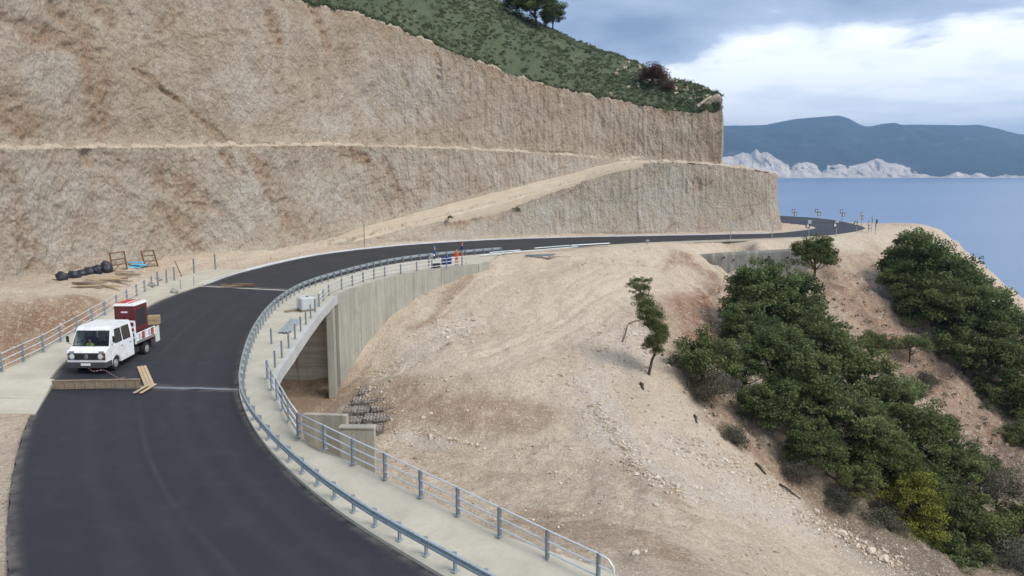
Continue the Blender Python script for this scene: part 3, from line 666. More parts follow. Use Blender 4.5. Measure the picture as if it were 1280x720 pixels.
b3 += [Vector((bc.x + .2, bc.y + 4, bc.z)), Vector((bc.x - 2, bc.y + 12, bc.z)), Vector((bc.x - 12, bc.y + 24, bc.z)), Vector((bc.x - 35, bc.y + 34, bc.z))]
t3 += [Vector((b3[-4].x - 1.6, b3[-4].y - .5, tc_.z + .4)), Vector((b3[-3].x - 2, b3[-3].y - .5, tc_.z + .8)), Vector((b3[-2].x - 2, b3[-2].y - 1, tc_.z + 3)), Vector((b3[-1].x - 1, b3[-1].y - 1, tc_.z + 3))]
stU = [[(165, 88, 3), (187, 99, 6), (205, 115, 3), (228, 128, 5), (245, 147, 3), (268, 165, 6), (280, 181, 9)], [(0, 30, 20), (60, 48, 16), (120, 70, 10)], [(70, 10, 18), (100, 40, 16), (120, 100, 24), (125, 160, 24)], [(0, 130, 22), (30, 160, 24)], [(110, 0, 14), (140, 25, 14)],
       [(205, 35, 12), (220, 15, 12)], [(395, 10, 8), (412, 60, 6)], [(545, 70, 5), (550, 110, 4)], [(340, 20, 10), (350, 50, 8)]]
UP, UN = cliff('upper_cliff', b3, t3, 1300, 150, M_rock, stU, [(500, 120, 90, 50), (300, 120, 60, 40), (60, 90, 40, 40), (420, 150, 50, 20)], 3.0, .2, .9, .9, 70)
# ramp and bench sheets
rb1 = cr(b1, 300); rt1 = cr(t1, 300); rb2 = cr(t2[:10], 300)
def match_px(line, pxs):
    u = line[:, 0] / (line[:, 1]) ; t = np.array([(x - 640) / F / (math.cos(PITCH)) for x in pxs]); o = np.argsort(u)
    return np.stack([np.interp(t, u[o], line[o, k]) for k in range(3)], 1)
pxs = np.linspace(398, 800, 260)
ro = match_px(rb2, pxs); ri_ = match_px(rb1, pxs)
rr = []
for t in np.linspace(-.08, 1.15, 12):
    q = ro + (ri_ - ro) * t; q[:, 2] += fbm(q[:, 0] * .6, q[:, 1] * .6, o=3, seed=5) * .12 + (.35 * math.exp(-((t + .02) / .09) ** 2)) * (.6 + .4 * fbm(q[:, 0] * .8, q[:, 1] * 0, o=2)); rr.append(q)
def mk_track():
    m = Mat('pale_track', .95, .1); n = m.noise(.7, 6, .7); b = m.mix(m.rng(n, .3, .7), (.56, .475, .365), (.47, .38, .28)); b = m.mix(m.rng(m.vor(7), .1, .3, .5, 0), b, (.64, .58, .5)); m.col(b); m.bump(m.noise(3, 8, .7), .6, .15); return m.m
M_track = mk_track()
r0_ = rr[0].copy(); r0_[:, 2] -= 2.5; r0_[:, 1] += 1.2; rr = [r0_] + rr
for q in rr: q[:, 2] -= .5 * (1 - sm(np.arange(260), 0, 45)) + .12 * (1 - sm(np.arange(260), 0, 120))
o_ = strip('ramp_track', rr, M_track, None, True); tag(o_, kind='structure')
pxs2 = np.linspace(790, 970, 100); ro = match_px(rb2, pxs2); bb = ro + np.array([0, 9.0, .4])
o_ = strip('bench_track', [ro + np.array([0, 9.0, .3]) * t + np.array([0, 0, .05]) for t in np.linspace(.03, 1.1, 6)], M_track, None, True); tag(o_, kind='structure')
bk = [tuple(b2[i]) for i in range(9, 14)]
# hill above the upper face
def hill():
    ex = [x for x in ux]; E = [tuple(t) for t in t3[:len(ux)]]
    R_ = [(-100, -480, 60), (20, -420, 58), (150, -330, 55), (250, -270, 52), (350, -200, 50), (430, -130, 48), (500, -80, 46), (560, -38, 44), (612, -2, 40), (672, 30, 36), (735, 55, 29), (795, 80, 21), (845, 98, 13), (890, 114, 5), (901, 121, 2.5)]
    Rg = [tuple(by(x, y, e[1] + dY)) for (x, y, dY), e in zip(R_, E)]
    E4 = cr([a + b for a, b in zip(E, Rg)], 620); e = E4[:, :3].copy(); r = E4[:, 3:6]
    tp_ = UP[:, -1]; kx = np.argmax(tp_[:, 0]); tp_ = tp_[:kx + 1]; xs_ = np.maximum.accumulate(tp_[:, 0]) + np.arange(kx + 1) * 1e-6
    for q in (1, 2): e[:, q] = np.interp(e[:, 0], xs_, tp_[:, q])
    e[:, 1] += .25
    rows_ = []
    vs = list(np.linspace(0, 1, 70)) + [1.15, 1.4, 2.0]
    cu = e + (r - e) * .02; cu[:, 2] -= 2.2; curtain = cu
    for v in vs:
        q = e + (r - e) * v
        if v <= 1: q[:, 2] += (r - e)[:, 2] * .16 * math.sin(math.pi * v)
        else: q[:, 2] -= (v - 1) * 14
        q[:, 2] += fbm(q[:, 0] * .15, q[:, 1] * .15, o=4, seed=50) * .9 * min(1, v * 4) + fbm(q[:, 0] * .8, q[:, 1] * .8, o=3, seed=51) * .35 * min(1, v * 10)
        rows_.append(q)
    m = Mat('maquis_soil', .95, .1); n = m.noise(.5, 6, .7); b = m.mix(m.rng(n, .35, .6), (.11, .13, .08), (.085, .105, .063)); b = m.mix(m.rng(m.noise(.25, 5, .7), .62, .72), b, (.33, .28, .21)); m.col(b); m.bump(m.noise(2.5, 8, .7), .9, .4)
    o = strip('hillside', [curtain] + rows_, m.m, None, True); tag(o, kind='structure')
    return np.stack(rows_, 1), vs
HILL, HV = hill()

# ================================================================== sea, mountains
SEA = -50.0
def mk_sea():
    m = Mat('sea_water', .12, .5); m.p.inputs['IOR'].default_value = 1.33
    n = m.noise(.0016, 4, .55, m.co((.35, 1, 1))); b = m.mix(m.rng(n, .35, .65), (.105, .175, .315), (.145, .225, .36)); m.col(b)
    m.p.inputs['Roughness'].default_value = .30
    m.bump(m.noise(.12, 5, .6, m.co((1, 1.6, 1))), .35, 1.2); m.bump(m.noise(.9, 4, .6), .25, .2)
    return m.m
xs = np.linspace(-20000, 20000, 41); yy_ = np.linspace(-6000, 24000, 31); SX, SY = np.meshgrid(xs, yy_, indexing='ij')
sea = mesh_np('sea', np.stack([SX, SY, SX * 0 + SEA], -1).reshape(-1, 3), grid_faces(41, 31), mk_sea()); tag(sea, kind='structure')
def mountains():
    D0 = 6500.0; sky_ = [(-600, 205), (0, 190), (500, 175), (800, 165), (880, 160), (910, 159), (950, 158), (985, 151), (1020, 148), (1040, 146.5), (1052, 150), (1065, 157), (1075, 160.5), (1090, 159), (1130, 157.5), (1180, 158), (1210, 159), (1240, 165), (1262, 171), (1290, 174), (1400, 186), (1600, 196), (2000, 205)]
    U = np.linspace(-600, 2000, 900); sy = np.interp(U, [a for a, b in sky_], [b for a, b in sky_]) ; ker = np.hanning(7); ker /= ker.sum(); sy = np.convolve(np.pad(sy, 3, 'edge'), ker, 'valid')
    V = np.linspace(0, 1, 90); xx = (U[:, None] - 640) / F; Yd = D0 + 2400 * V[None] + 0 * xx; X = xx * Yd
    top = (213 - sy)[:, None] / F * (D0 + 2400) + ZC
    prof = np.where(V < 1, sm(V, -.25, 1.02) * 1.0, 1)[None]; prof = (prof - prof.min()) / (prof.max() - prof.min()); prof = .10 + .90 * prof ** .8
    Zm = SEA - 5 + (top - SEA + 5) * prof
    rid = (.5 - np.abs(fbm(X * .0011, Yd * .0006, o=5, seed=90))) * 2
    Zm = Zm + (rid - .55) * 120 * np.sin(np.pi * np.clip(V, 0, 1))[None] ** .7 + fbm(X * .004, Yd * .004, o=3, seed=93) * 12 * np.sin(np.pi * V)[None]
    Zm[:, 0] = SEA - 8
    m = Mat('far_maquis', .95, .05); n = m.noise(.0025, 8, .72); b = m.mix(m.rng(n, .35, .62), (.040, .055, .055), (.018, .028, .034)); b = m.mix(m.rng(m.noise(.0045, 8, .8), .57, .68, 0, .6), b, (.24, .23, .20)); m.col(b)
    V3 = np.stack([X, Yd, Zm], -1); back = V3[:, -1].copy(); back[:, 1] += 1500; back[:, 2] = SEA - 10
    V3 = np.concatenate([V3, back[:, None]], 1)
    o = mesh_np('mountains', V3.reshape(-1, 3), grid_faces(900, 91), m.m); tag(o, kind='structure')
    # white sea cliffs at the far shore
    cl = [(780, 200), (880, 199), (912, 197), (925, 192), (936, 195), (941, 188), (946, 193), (954, 192), (966, 199), (980, 207), (984, 211), (990, 206), (1005, 203.5), (1017, 208), (1023, 213), (1030, 208), (1045, 207), (1055, 209), (1075, 205), (1088, 200), (1094, 199.5), (1102, 204), (1115, 206), (1130, 210), (1150, 217), (1160, 220), (1172, 221), (1184, 216), (1190, 213.5), (1198, 216), (1208, 219), (1216, 214.5), (1224, 218), (1232, 221), (1250, 217.5), (1262, 219.5), (1290, 219), (1350, 221), (1500, 224)]
    U = np.linspace(780, 1500, 1100); cy = np.interp(U, [a for a, b in cl], [b for a, b in cl]) + .7 * vn(U * .3, U * 0, seed=4) + .3 * vn(U * 1.1, U * 0, seed=5)
    D1 = 6380.0
    Vv = np.linspace(0, 1, 26); h = np.maximum((223.2 - cy), .1)[:, None] / F * D1
    xx = (U[:, None] - 640) / F; rd = (fbm(U[:, None] * .09 + Vv[None] * .7, Vv[None] * 2.0, o=4, seed=33, g=.5)) * 70 * np.sin(np.pi * np.clip(Vv, .05, .9))[None]
    Yd = D1 + 190 * Vv[None] ** 1.1 + rd + 0 * xx; Zc_ = SEA - 2 + h * Vv[None] * (1 + .0) * (Yd / D1); X = xx * Yd
    V3 = np.stack([X, Yd, Zc_], -1); bk = V3[:, -1].copy(); bk[:, 1] += 260; bk[:, 2] -= 60; V3 = np.concatenate([V3, bk[:, None]], 1)
    m = Mat('white_sea_cliff', .9, .1); n = m.noise(1, 8, .75, m.co((.012, .012, .006))); b = m.mix(m.rng(n, .40, .62), (.66, .57, .49), (.34, .30, .27)); b = m.mix(m.rng(m.noise(.006, 6, .7), .60, .68, 0, .8), b, (.08, .09, .06)); m.col(b)
    o = mesh_np('sea_cliffs', V3.reshape(-1, 3), grid_faces(1100, 27), m.m); tag(o, kind='structure')
mountains()
def haze():
    b = MB().box((0, 9000, 400), (30000, 21000, 920)); m = bpy.data.materials.new('haze_air'); m.use_nodes = True; t = m.node_tree; t.nodes.clear()
    out = N(t, 'ShaderNodeOutputMaterial'); v = N(t, 'ShaderNodeVolumePrincipled'); v.inputs['Color'].default_value = (.40, .65, 1.0, 1); v.inputs['Density'].default_value = 9.0e-5; v.inputs['Anisotropy'].default_value = 0.2
    t.links.new(v.outputs[0], out.inputs['Volume']); o = b.build('haze', m); tag(o, kind='stuff')
# ================================================================== surface lookups
def kd_of(arr):
    k = kdtree.KDTree(len(arr))
    for i, q in enumerate(arr): k.insert((q[0], q[1], 0), i)
    k.balance(); return k
RW_PTS = np.vstack([e1 + (wo - e1) * t for t in np.linspace(0, 1, 5)]); LW_PTS = np.vstack([z1 + (zo - z1) * t for t in np.linspace(0, 1, 5)])
K_rw = kd_of(RW_PTS); K_lw = kd_of(LW_PTS)
def on(px, py, k, arr, z=0.0):
    for _ in range(12):
        p = P(px, py, z); z = float(arr[k.find((p.x, p.y, 0))[1]][2])
    return P(px, py, z)
def on_rw(px, py): return on(px, py, K_rw, RW_PTS, -1)
def on_lw(px, py): return on(px, py, K_lw, LW_PTS, 0)
def on_road(px, py): return on(px, py, kd, ROADPTS, -.5)

# ================================================================== metals, wood
M_galv = simple('galvanised_steel', (.40, .45, .47), .45, .35, .5, .2, 9, (.22, .21, .20))
M_galvd = simple('galvanised_post', (.24, .28, .31), .5, .35, .5, .25, 7)
M_rail = simple('galvanised_tube', (.62, .65, .66), .4, .3, .5, .15, 7)
M_dsteel = simple('dark_steel', (.06, .06, .065), .6, .5, .4)
M_rust = simple('rusty_steel', (.16, .075, .04), .85, .2, .3, .35, 8)
def mk_wood(name, c, sc=1):
    m = Mat(name, .8, .2); g_ = m.noise(1, 6, .7, m.co((2 * sc, 14 * sc, 14 * sc))); b = m.mix(m.rng(g_, .3, .7), tuple(x * .65 for x in c), tuple(x * 1.15 for x in c)); b = m.mix(m.rng(m.rnd(), 0, 1, 0, .35), b, tuple(x * .5 for x in c)); m.col(b); m.bump(g_, .3, .01); return m.m
M_wood = mk_wood('pale_pine_board', (.56, .42, .27)); M_woodd = mk_wood('weathered_board', (.33, .25, .17)); M_woodp = mk_wood('formwork_board', (.30, .23, .16))

# ================================================================== bridge
bridge = empty('bridge', tuple(RWO[S(8)]), 0, 'concrete road bridge over the gully with pale edge beam and board marked abutment', 'bridge')
BL = bridge.location.copy()
def inb(o): o.parent = bridge; o.matrix_parent_inverse = Matrix.Translation(-BL); return o
a_, b_ = jn, jf + 4
R_ = RWO[a_:b_ + 1]; L_ = LE[a_:b_ + 1]
out_n = (R_ - RE[a_:b_ + 1]); out_n[:, 2] = 0; out_n /= np.linalg.norm(out_n, axis=1)[:, None]
# edge beam: proud of the walkway edge by 4 cm, 1 m deep
f0 = R_ + out_n * -.28; f0[:, 2] += .012; f1 = R_ + out_n * .05; f1[:, 2] += .012; f2 = f1.copy(); f2[:, 2] -= .75; f3 = R_ + out_n * -.3; f3[:, 2] -= 1.1
inb(strip('edge_beam', [f0, f1, f2, f3], M_concl, None, False, smooth=False))
d0 = R_ + out_n * -.3; d0[:, 2] -= 1.08; d1 = L_.copy(); d1[:, 2] -= 1.0; d2 = L_ + (L_ - RE[a_:b_ + 1]) * .28; d2[:, 2] -= .9; d3 = d2.copy(); d3[:, 2] += .78
inb(strip('deck', [d0, d1, d2, d3], M_conch, None, False, smooth=False))
def wallbox(name, pts, top, bot, th, mat, parent=None):
    """a wall along ground points pts (xy), given top and bottom z per point, thickness to the left of the run"""
    p = np.array([[q[0], q[1]] for q in pts], float); t = np.gradient(p, axis=0); t /= np.linalg.norm(t, axis=1)[:, None]; n = np.stack([-t[:, 1], t[:, 0]], 1)
    top = np.broadcast_to(top, len(p)); bot = np.broadcast_to(bot, len(p)); q = p + n * th
    rows_ = [np.c_[p, bot], np.c_[p, top], np.c_[q, top], np.c_[q, bot]]
    o = strip(name, rows_ + [rows_[0]], mat, None, False, smooth=False)
    bm = bmesh.new(); bm.from_mesh(o.data); bmesh.ops.remove_doubles(bm, verts=bm.verts, dist=1e-4)
    bmesh.ops.holes_fill(bm, edges=[e for e in bm.edges if e.is_boundary]); bmesh.ops.recalc_face_normals(bm, faces=bm.faces); bm.to_mesh(o.data); bm.free()
    if parent: o.parent = parent; o.matrix_parent_inverse = Matrix.Translation(-parent.location)
    return o
ya = 68.6
wallbox('abutment', [(-38, ya + .4), (-20, ya), (-15.9, ya)], -1.3, -10.5, 1.0, M_conch, bridge)
cpt = P(411.5, 379, -.7)
inb(MB().box((cpt.x, cpt.y + .3, -5.4), (.62, 1.5, 9.3), .12, bev=.03).build('abutment_pier', M_concv, None))
inb(MB().box((-21.5, ya - .35, -1.75), (9, .5, .35)).build('bearing_shelf', M_conch, None))
for x in (-17.6, -20.4): inb(MB().box((x, ya - .35, -1.42), (.5, .4, .28)).build('bearing', M_dsteel, None))
wallbox('near_abutment', [(-14.5, 43.6), (-27, 44.5)], -1.3, -10.5, 1.0, M_conch, bridge)

# wing wall of the far abutment in vertical panels
ww = empty('retaining_wall', tuple(RWO[jf]), 0, 'tall curved board marked concrete wing wall under the far walkway', 'retaining wall')
WN = RWO[jf - 3:]; nn = WN - RE[jf - 3:nW]; nn[:, 2] = 0; nn /= np.linalg.norm(nn, axis=1)[:, None]
LN = len(WN); cuts = [0, 7, 17, 28, 40, LN - 1]
for c0, c1 in zip(cuts, cuts[1:]):
    seg = WN[c0:c1 + 1] + nn[c0:c1 + 1] * .06
    tg_ = (seg[1] - seg[0]); tg_ /= np.linalg.norm(tg_); seg = seg.copy(); seg[0] += tg_ * .02; seg[-1] -= tg_ * .02
    o = wallbox('wall_panel', [(q[0], q[1]) for q in seg], seg[:, 2] + .03, -11, .45, M_concv, None); o.parent = ww; o.matrix_parent_inverse = Matrix.Translation(-ww.location)
seg = WN.copy(); o = wallbox('wall_core', [(q[0], q[1]) for q in seg], seg[:, 2] - .3, -11, .4, M_concv, None); o.parent = ww; o.matrix_parent_inverse = Matrix.Translation(-ww.location)
e_ = WN[-1]; dd = Vector((nn[-1][1], -nn[-1][0], 0))
o = wallbox('wall_return', [(e_[0] + .1, e_[1] - .0), (e_[0] + 1.3, e_[1] + 2.2)], e_[2] + .02, -3, .4, M_concv, None); o.parent = ww; o.matrix_parent_inverse = Matrix.Translation(-ww.location)
# side wall of the near approach, then the low wall that stands in the gully
sw = empty('retaining_wall', tuple(RWO[jn]), 0, 'side wall below the near walkway with the finished railing', 'retaining wall')
sg = RWO[:jn + 1] + (RWO[:jn + 1] - RE[:jn + 1]) * .01
o = wallbox('wall_panel', [(q[0], q[1]) for q in sg], sg[:, 2] - .33, -11, .45, M_concv, None); o.parent = sw; o.matrix_parent_inverse = Matrix.Translation(-sw.location)
lw0 = empty('retaining_wall', (-9.5, 47, -8), 0, 'low wall with a flat cap seen through the railing in the gully', 'retaining wall')
def put(o, par): o.parent = par; o.matrix_parent_inverse = Matrix.Translation(-par.location); return o
put(MB().box((-9.75, 46.6, -8.3), (2.2, .5, 5.6), -.04, bev=.02).build('wall_panel', M_concv), lw0)
put(MB().box((-9.75, 46.6, -5.4), (2.3, .62, .14), -.04, bev=.02).build('wall_cap', M_concv), lw0)
put(MB().box((-12.4, 49.2, -7.6), (3.0, .45, 4.4), -.1, bev=.02).build('wall_panel', M_concv), lw0)
# wall at the head of the right gully
hw = empty('retaining_wall', tuple(P(930, 315, -.3)), 0, 'grey sprayed concrete retaining wall at the head of the wooded gully', 'retaining wall')
M_spray = mk_conc('sprayed_concrete', (.24, .235, .21), 'v', .7)
wp = [P(864, 321, -1.3), P(885, 318, -.9), P(920, 315.5, -.55), P(960, 313.5, -.35), P(1002, 311.5, -.15), P(1015, 313, -.4)]
wq = cr(wp, 80); bm_n = fbm(np.arange(80) * .4, np.zeros(80), o=3)
wq2 = wq.copy(); 
rows_ = []
for k in range(14):
    v = k / 13; q = wq.copy(); q[:, 2] -= v * 5.2; q[:, 1] += -.35 * v + .16 * fbm(q[:, 0] * 1.2, q[:, 2] * 1.2, o=4, seed=5); rows_.append(q)
tb = wq.copy(); tb[:, 1] += .6; tb[:, 2] += .05
o = strip('wall_face', [tb] + rows_, M_spray, None, False); put(o, hw)
for x, y in [(905, 322), (917, 325), (940, 322), (962, 321), (985, 322), (932, 331), (958, 333)]:
    q = PY(x, y, P(x, 315, -.5).y - .18); put(MB().tube([q + Vector((0, -.08, 0)), q + Vector((0, .3, 0))], .11, 8).build('drain_pipe', M_dsteel), hw)

# ================================================================== railings
def post_mesh(h=1.05, w=.10, d=.06, name='post'):
    return MB().box((0, 0, h / 2), (w, d, h)).mesh(name, M_galvd)
PM = MB().box((0, -.035, .54), (.012, .0, 0)).mesh('x') if False else None
def railing(name, bases, h, label, group=None, rails=(1.0, .64, .3), endcurve=None, rr=.034, railmat=None):
    bases = [Vector(b) for b in bases]; root = empty(name, tuple(bases[0]), 0, label, 'railing', group); inv = Matrix.Translation(-bases[0])
    for i, b in enumerate(bases):
        t = (bases[min(i + 1, len(bases) - 1)] - bases[max(i - 1, 0)]).normalized(); a = math.atan2(t.y, t.x)
        m = MB(); m.box((0, 0, h * .5 - .02), (.05, .11, h + .02), 0); m.box((.035, 0, h * .5), (.02, .13, h)); m.box((-.035, 0, h * .5), (.02, .13, h)); o = m.build('post', M_galvd); o.location = b - bases[0]; o.rotation_euler = (0, 0, a); o.parent = root
        p_ = MB().box((0, 0, .012), (.2, .24, .024)).build('base_plate', M_galv, o)
    for f in rails:
        if len(bases) < 2: break
        pts = [b - bases[0] + Vector((0, 0, h * f - .03)) for b in bases]
        if endcurve and f == rails[0]:
            d = (pts[-1] - pts[-2]).normalized(); pts += [pts[-1] + d * .35 + Vector((0, 0, -.03)), pts[-1] + d * .55 + Vector((0, 0, -.22)), pts[-1] + d * .6 + Vector((0, 0, -.5)), pts[-1] + d * .6 + Vector((0, 0, -.95))]
        elif endcurve: d = (pts[-1] - pts[-2]).normalized(); pts.append(pts[-1] + d * .58)
        MB().tube(pts, rr, 6).build('rail', railmat or M_rail, root, True)
    return root
nr = [(374, 545.5), (406, 561), (441.5, 579.5), (481.5, 598.5), (526, 621), (572.5, 644), (624.5, 670), (684, 700), (747.5, 731)]
railing('pedestrian_railing', [on_rw(*q) for q in nr], 1.08, 'long finished tube railing along the near right walkway edge', None, endcurve=True)
railing('pedestrian_railing', [on_rw(*q) for q in [(334.5, 474), (340, 487), (346.5, 499.5), (354, 513), (361.5, 527), (373, 544.5)]], 1.08, 'short run of tube railing climbing to the first loose posts beside the gully')
fr = [(399, 383), (404, 376.5), (411, 370), (427, 362), (440.5, 357.5), (454, 353), (467.5, 349), (481, 346), (501, 342.5), (521, 339), (540, 336.5), (558, 334.5), (577.5, 332)]
railing('pedestrian_railing', [on_rw(*q) for q in fr], 1.05, 'far tube railing on top of the curved wing wall ending by the workers', endcurve=True)
lone = [(344, 460), (352.5, 447), (361, 435), (369, 423.5), (376, 414), (382.5, 405.5), (388.5, 397.5), (394, 390)]
names_ = ['first', 'second', 'third', 'fourth', 'fifth', 'sixth', 'seventh', 'eighth']
for i, q in enumerate(lone):
    b = on_rw(*q); m = MB(); m.box((0, 0, .52), (.06, .11, 1.04)); r = empty('railing_post', tuple(b), math.radians(60), f'bare grey post without rails on the bridge edge, {names_[i]} counted from the near finished railing', 'post', 'bare posts waiting for rails on the bridge edge')
    m.build('post_shaft', M_galvd, r); MB().box((0, 0, .012), (.2, .24, .024)).build('base_plate', M_galv, r)
b = on_rw(339.5, 430); r = empty('railing_post', tuple(b), 1, 'single bare post standing alone in the middle of the bridge walkway', 'post'); MB().box((0, 0, .52), (.07, .11, 1.04)).build('post_shaft', M_galvd, r); MB().box((0, 0, .012), (.2, .24, .024)).build('base_plate', M_galv, r)

lr = [(-24, 478), (2, 465), (29, 452), (54, 440), (75.5, 427.5), (96, 415), (115, 403.5), (131, 394), (146, 385), (159, 377.5), (171, 370.5), (181, 365), (190, 360)]
railing('pedestrian_railing', [on_lw(*q) for q in lr], 1.05, 'tube railing along the left walkway behind the white truck')
def gnd(px, py): return hit(px, py, 40)
railing('pedestrian_railing', [on_lw(*q) for q in [(197.5, 357.5), (208.5, 354), (218, 350.5)]], 1.3, 'three posts joined by a thin rail past the end of the left railing', rails=(.9, .45), rr=.016)
railing('pedestrian_railing', [gnd(243, 346.5), gnd(269.5, 340)], 1.9, 'two far posts with a single thin wire rail by the dirt track', rails=(.7,), rr=.014)
for q, lb in (((226, 361.5), 'bare short post on the left walkway edge, nearer of the two by the kerb'), ((242.5, 357), 'bare short post on the left walkway edge, farther of the two by the kerb')):
    b = on_lw(*q); r = empty('railing_post', tuple(b), .4, lb, 'post', 'bare posts by the left kerb'); MB().box((0, 0, .42), (.08, .1, .84)).build('post_shaft', M_galvd, r); MB().box((0, 0, .012), (.2, .24, .024)).build('base_plate', M_galv, r)

# crash barrier: W-beam, posts every 1.33 m
gl = e1 + (wo - e1) / np.linalg.norm(wo - e1, axis=1)[:, None] * .62
def arc(line, step, a=0, b=None):
    s = np.r_[0, np.cumsum(np.linalg.norm(np.diff(line, axis=0), axis=1))]; u = np.arange(a, b or s[-1], step)
    return np.stack([np.interp(u, s, line[:, k]) for k in range(3)], 1)
gp = arc(gl, 1.36, 6)
cbar = empty('crash_barrier', tuple(gp[0]), 0, 'curved galvanised crash barrier between the black road and the right walkway', 'crash barrier'); g0 = Vector(gp[0])
gm = MB(); gm.box((0, .0, .33), (.055, .12, .66)); gm.box((0, -.1, .60), (.05, .12, .22)); gmesh = gm.mesh('post', M_galvd)
bpm = MB().box((0, 0, .012), (.22, .26, .024)).mesh('base_plate', M_galv)
wprof = [(-.03, .44), (.035, .47), (.035, .53), (-.035, .575), (-.035, .605), (.035, .65), (.035, .71), (-.03, .745)]
gt = np.gradient(gp, axis=0); gt[:, 2] = 0; gt /= np.linalg.norm(gt, axis=1)[:, None]; gn = np.stack([-gt[:, 1], gt[:, 0], gt[:, 0] * 0], 1)  # towards the road (left of the run)
if (RE[S(3)] - gl[S(3)]) @ gn[5] < 0: gn = -gn
for i, q in enumerate(gp):
    o = link('post', gmesh, cbar); o.location = Vector(q) - g0; o.rotation_euler = (0, 0, math.atan2(gt[i][1], gt[i][0]) + (0 if gn[i] @ np.array([-gt[i][1], gt[i][0], 0]) < 0 else math.pi))
    link('base_plate', bpm, o)
for k in range(0, len(gp) - 1, 3):
    idx_ = range(k, min(k + 4, len(gp))); rows_ = []
    for (dy, zz) in wprof: rows_.append(np.array([gp[i] + gn[i] * (.19 + dy) + [0, 0, zz] for i in idx_]))
    for (dy, zz) in wprof[::-1]: rows_.append(np.array([gp[i] + gn[i] * (.182 + dy) + [0, 0, zz - .002] for i in idx_]))
    rows_.append(rows_[0]); o = strip('beam', [r - np.array(g0) for r in rows_], M_galv, cbar, False, smooth=False)
    if k % 2: o.location.z += .004

# pale kerb on the outer side of the road, from the far joint to the cliff foot
kl0 = LE[S(10):S(18)]; kn = kl0 - RE[S(10):S(18)]; kn[:, 2] = 0; kn /= np.linalg.norm(kn, axis=1)[:, None]
k0 = kl0 + kn * -.01; k1 = k0.copy(); k1[:, 2] += .17; k2 = k0 + kn * .35; k2[:, 2] += .18; k3 = k0 + kn * .36; k3[:, 2] -= .2; kk = k0.copy(); kk[:, 2] -= .2
kw = np.interp(np.arange(len(k0)), [0, len(k0) * .45, len(k0)], [1.5, 1, .6])[:, None]; k2 = k1 + (k2 - k1) * kw; k3[:, :2] = k2[:, :2]
o = strip('kerb', [kk, k1, k2, k3], M_kerbp, None, True, smooth=False); tag(o, kind='structure')
kr = RE[S(15) - 4:S(20)]; kn = kr - LE[S(15) - 4:S(20)]; kn[:, 2] = 0; kn /= np.linalg.norm(kn, axis=1)[:, None]
k1 = kr.copy(); k1[:, 2] += .1; kk = kr.copy(); kk[:, 2] -= .2; k2 = k1 + kn * .22; k3 = k2.copy(); k3[:, 2] -= .3
o = strip('kerb', [kk, k1, k2, k3], M_conc, None, False, smooth=False); tag(o, kind='structure')
# rubber joints across the road
for (a, b, w_) in ((jn1a, jn1b, .28), (jn2a, jn2b, .3)):
    A_ = on_road(*( (74, 481) if a is jn1a else (243, 358))); B_ = on_road(*((300, 487) if a is jn1a else (374, 364)))
    pts = [A_ + (B_ - A_) * t for t in np.linspace(0, 1, 14)]; pts = [Vector((q.x, q.y, ROADPTS[kd.find((q.x, q.y, 0))[1]][2] + .012)) for q in pts]; n_ = (B_ - A_).cross(Vector((0, 0, 1))).normalized() * w_ / 2
    o = strip('expansion_joint', [np.array([list(q + n_) for q in pts]), np.array([list(q - n_) for q in pts])], M_galvd if a is jn1a else M_conch, None); tag(o, kind='structure')
# left slab that ends in a step down to the dirt
sl0 = P(70, 474, -.35); 
pts = [P(-260, 474, -.45), P(68, 474, -.42), P(44, 517, -.78), P(-260, 517, -.8)]
m = MB(); V_ = [q + Vector((0, 0, 0)) for q in pts] + [q - Vector((0, 0, 1.2)) for q in pts]
m.poly(V_, [(0, 1, 2, 3), (3, 2, 6, 7), (1, 5, 6, 2), (0, 3, 7, 4)]); o = m.build('abutment_slab', M_conc); tag(o, kind='structure')

# ================================================================== gabions at the gully floor
M_stone = Mat('gabion_stone', .9, .2); M_stone.col(M_stone.mix(M_stone.rng(M_stone.noise(2.4, 5, .7), .3, .7), (.22, .18, .15), (.44, .39, .34))); M_stone.bump(M_stone.noise(9, 5, .7), .4, .03); M_stone = M_stone.m
def stones(name, cs, rs, mat, parent=None, tone=None, flat=.75, seed=1):
    rng = np.random.RandomState(seed); n = len(cs)
    base = np.array([[x, y, z] for x in (-1, 1) for y in (-1, 1) for z in (-1, 1)], float) * .62
    fc = np.array([[0, 1, 3, 2], [4, 6, 7, 5], [0, 4, 5, 1], [2, 3, 7, 6], [0, 2, 6, 4], [1, 5, 7, 3]])
    V = base[None] * (1 + rng.uniform(-.45, .45, (n, 8, 3))); V[..., 2] *= flat
    a, b, c = rng.uniform(0, 6.28, (3, n)); ca, sa, cb, sb, cc, s_c = np.cos(a), np.sin(a), np.cos(b * .1), np.sin(b * .1), np.cos(c * .12), np.sin(c * .12)
    Rz = np.zeros((n, 3, 3)); Rz[:, 0, 0] = ca; Rz[:, 0, 1] = -sa; Rz[:, 1, 0] = sa; Rz[:, 1, 1] = ca; Rz[:, 2, 2] = 1
    Rx = np.zeros((n, 3, 3)); Rx[:, 0, 0] = 1; Rx[:, 1, 1] = cb; Rx[:, 1, 2] = -sb; Rx[:, 2, 1] = sb; Rx[:, 2, 2] = cb
    V = np.einsum('nij,nvj->nvi', Rz @ Rx, V) * rs[:, None, None] + cs[:, None, :]
    Fc = (fc[None] + np.arange(n)[:, None, None] * 8).reshape(-1, 4)
    at = {'tone': np.repeat(rng.uniform(0, 1, n) if tone is None else tone, 8)}
    return mesh_np(name, V.reshape(-1, 3), Fc, mat, parent, False, at)
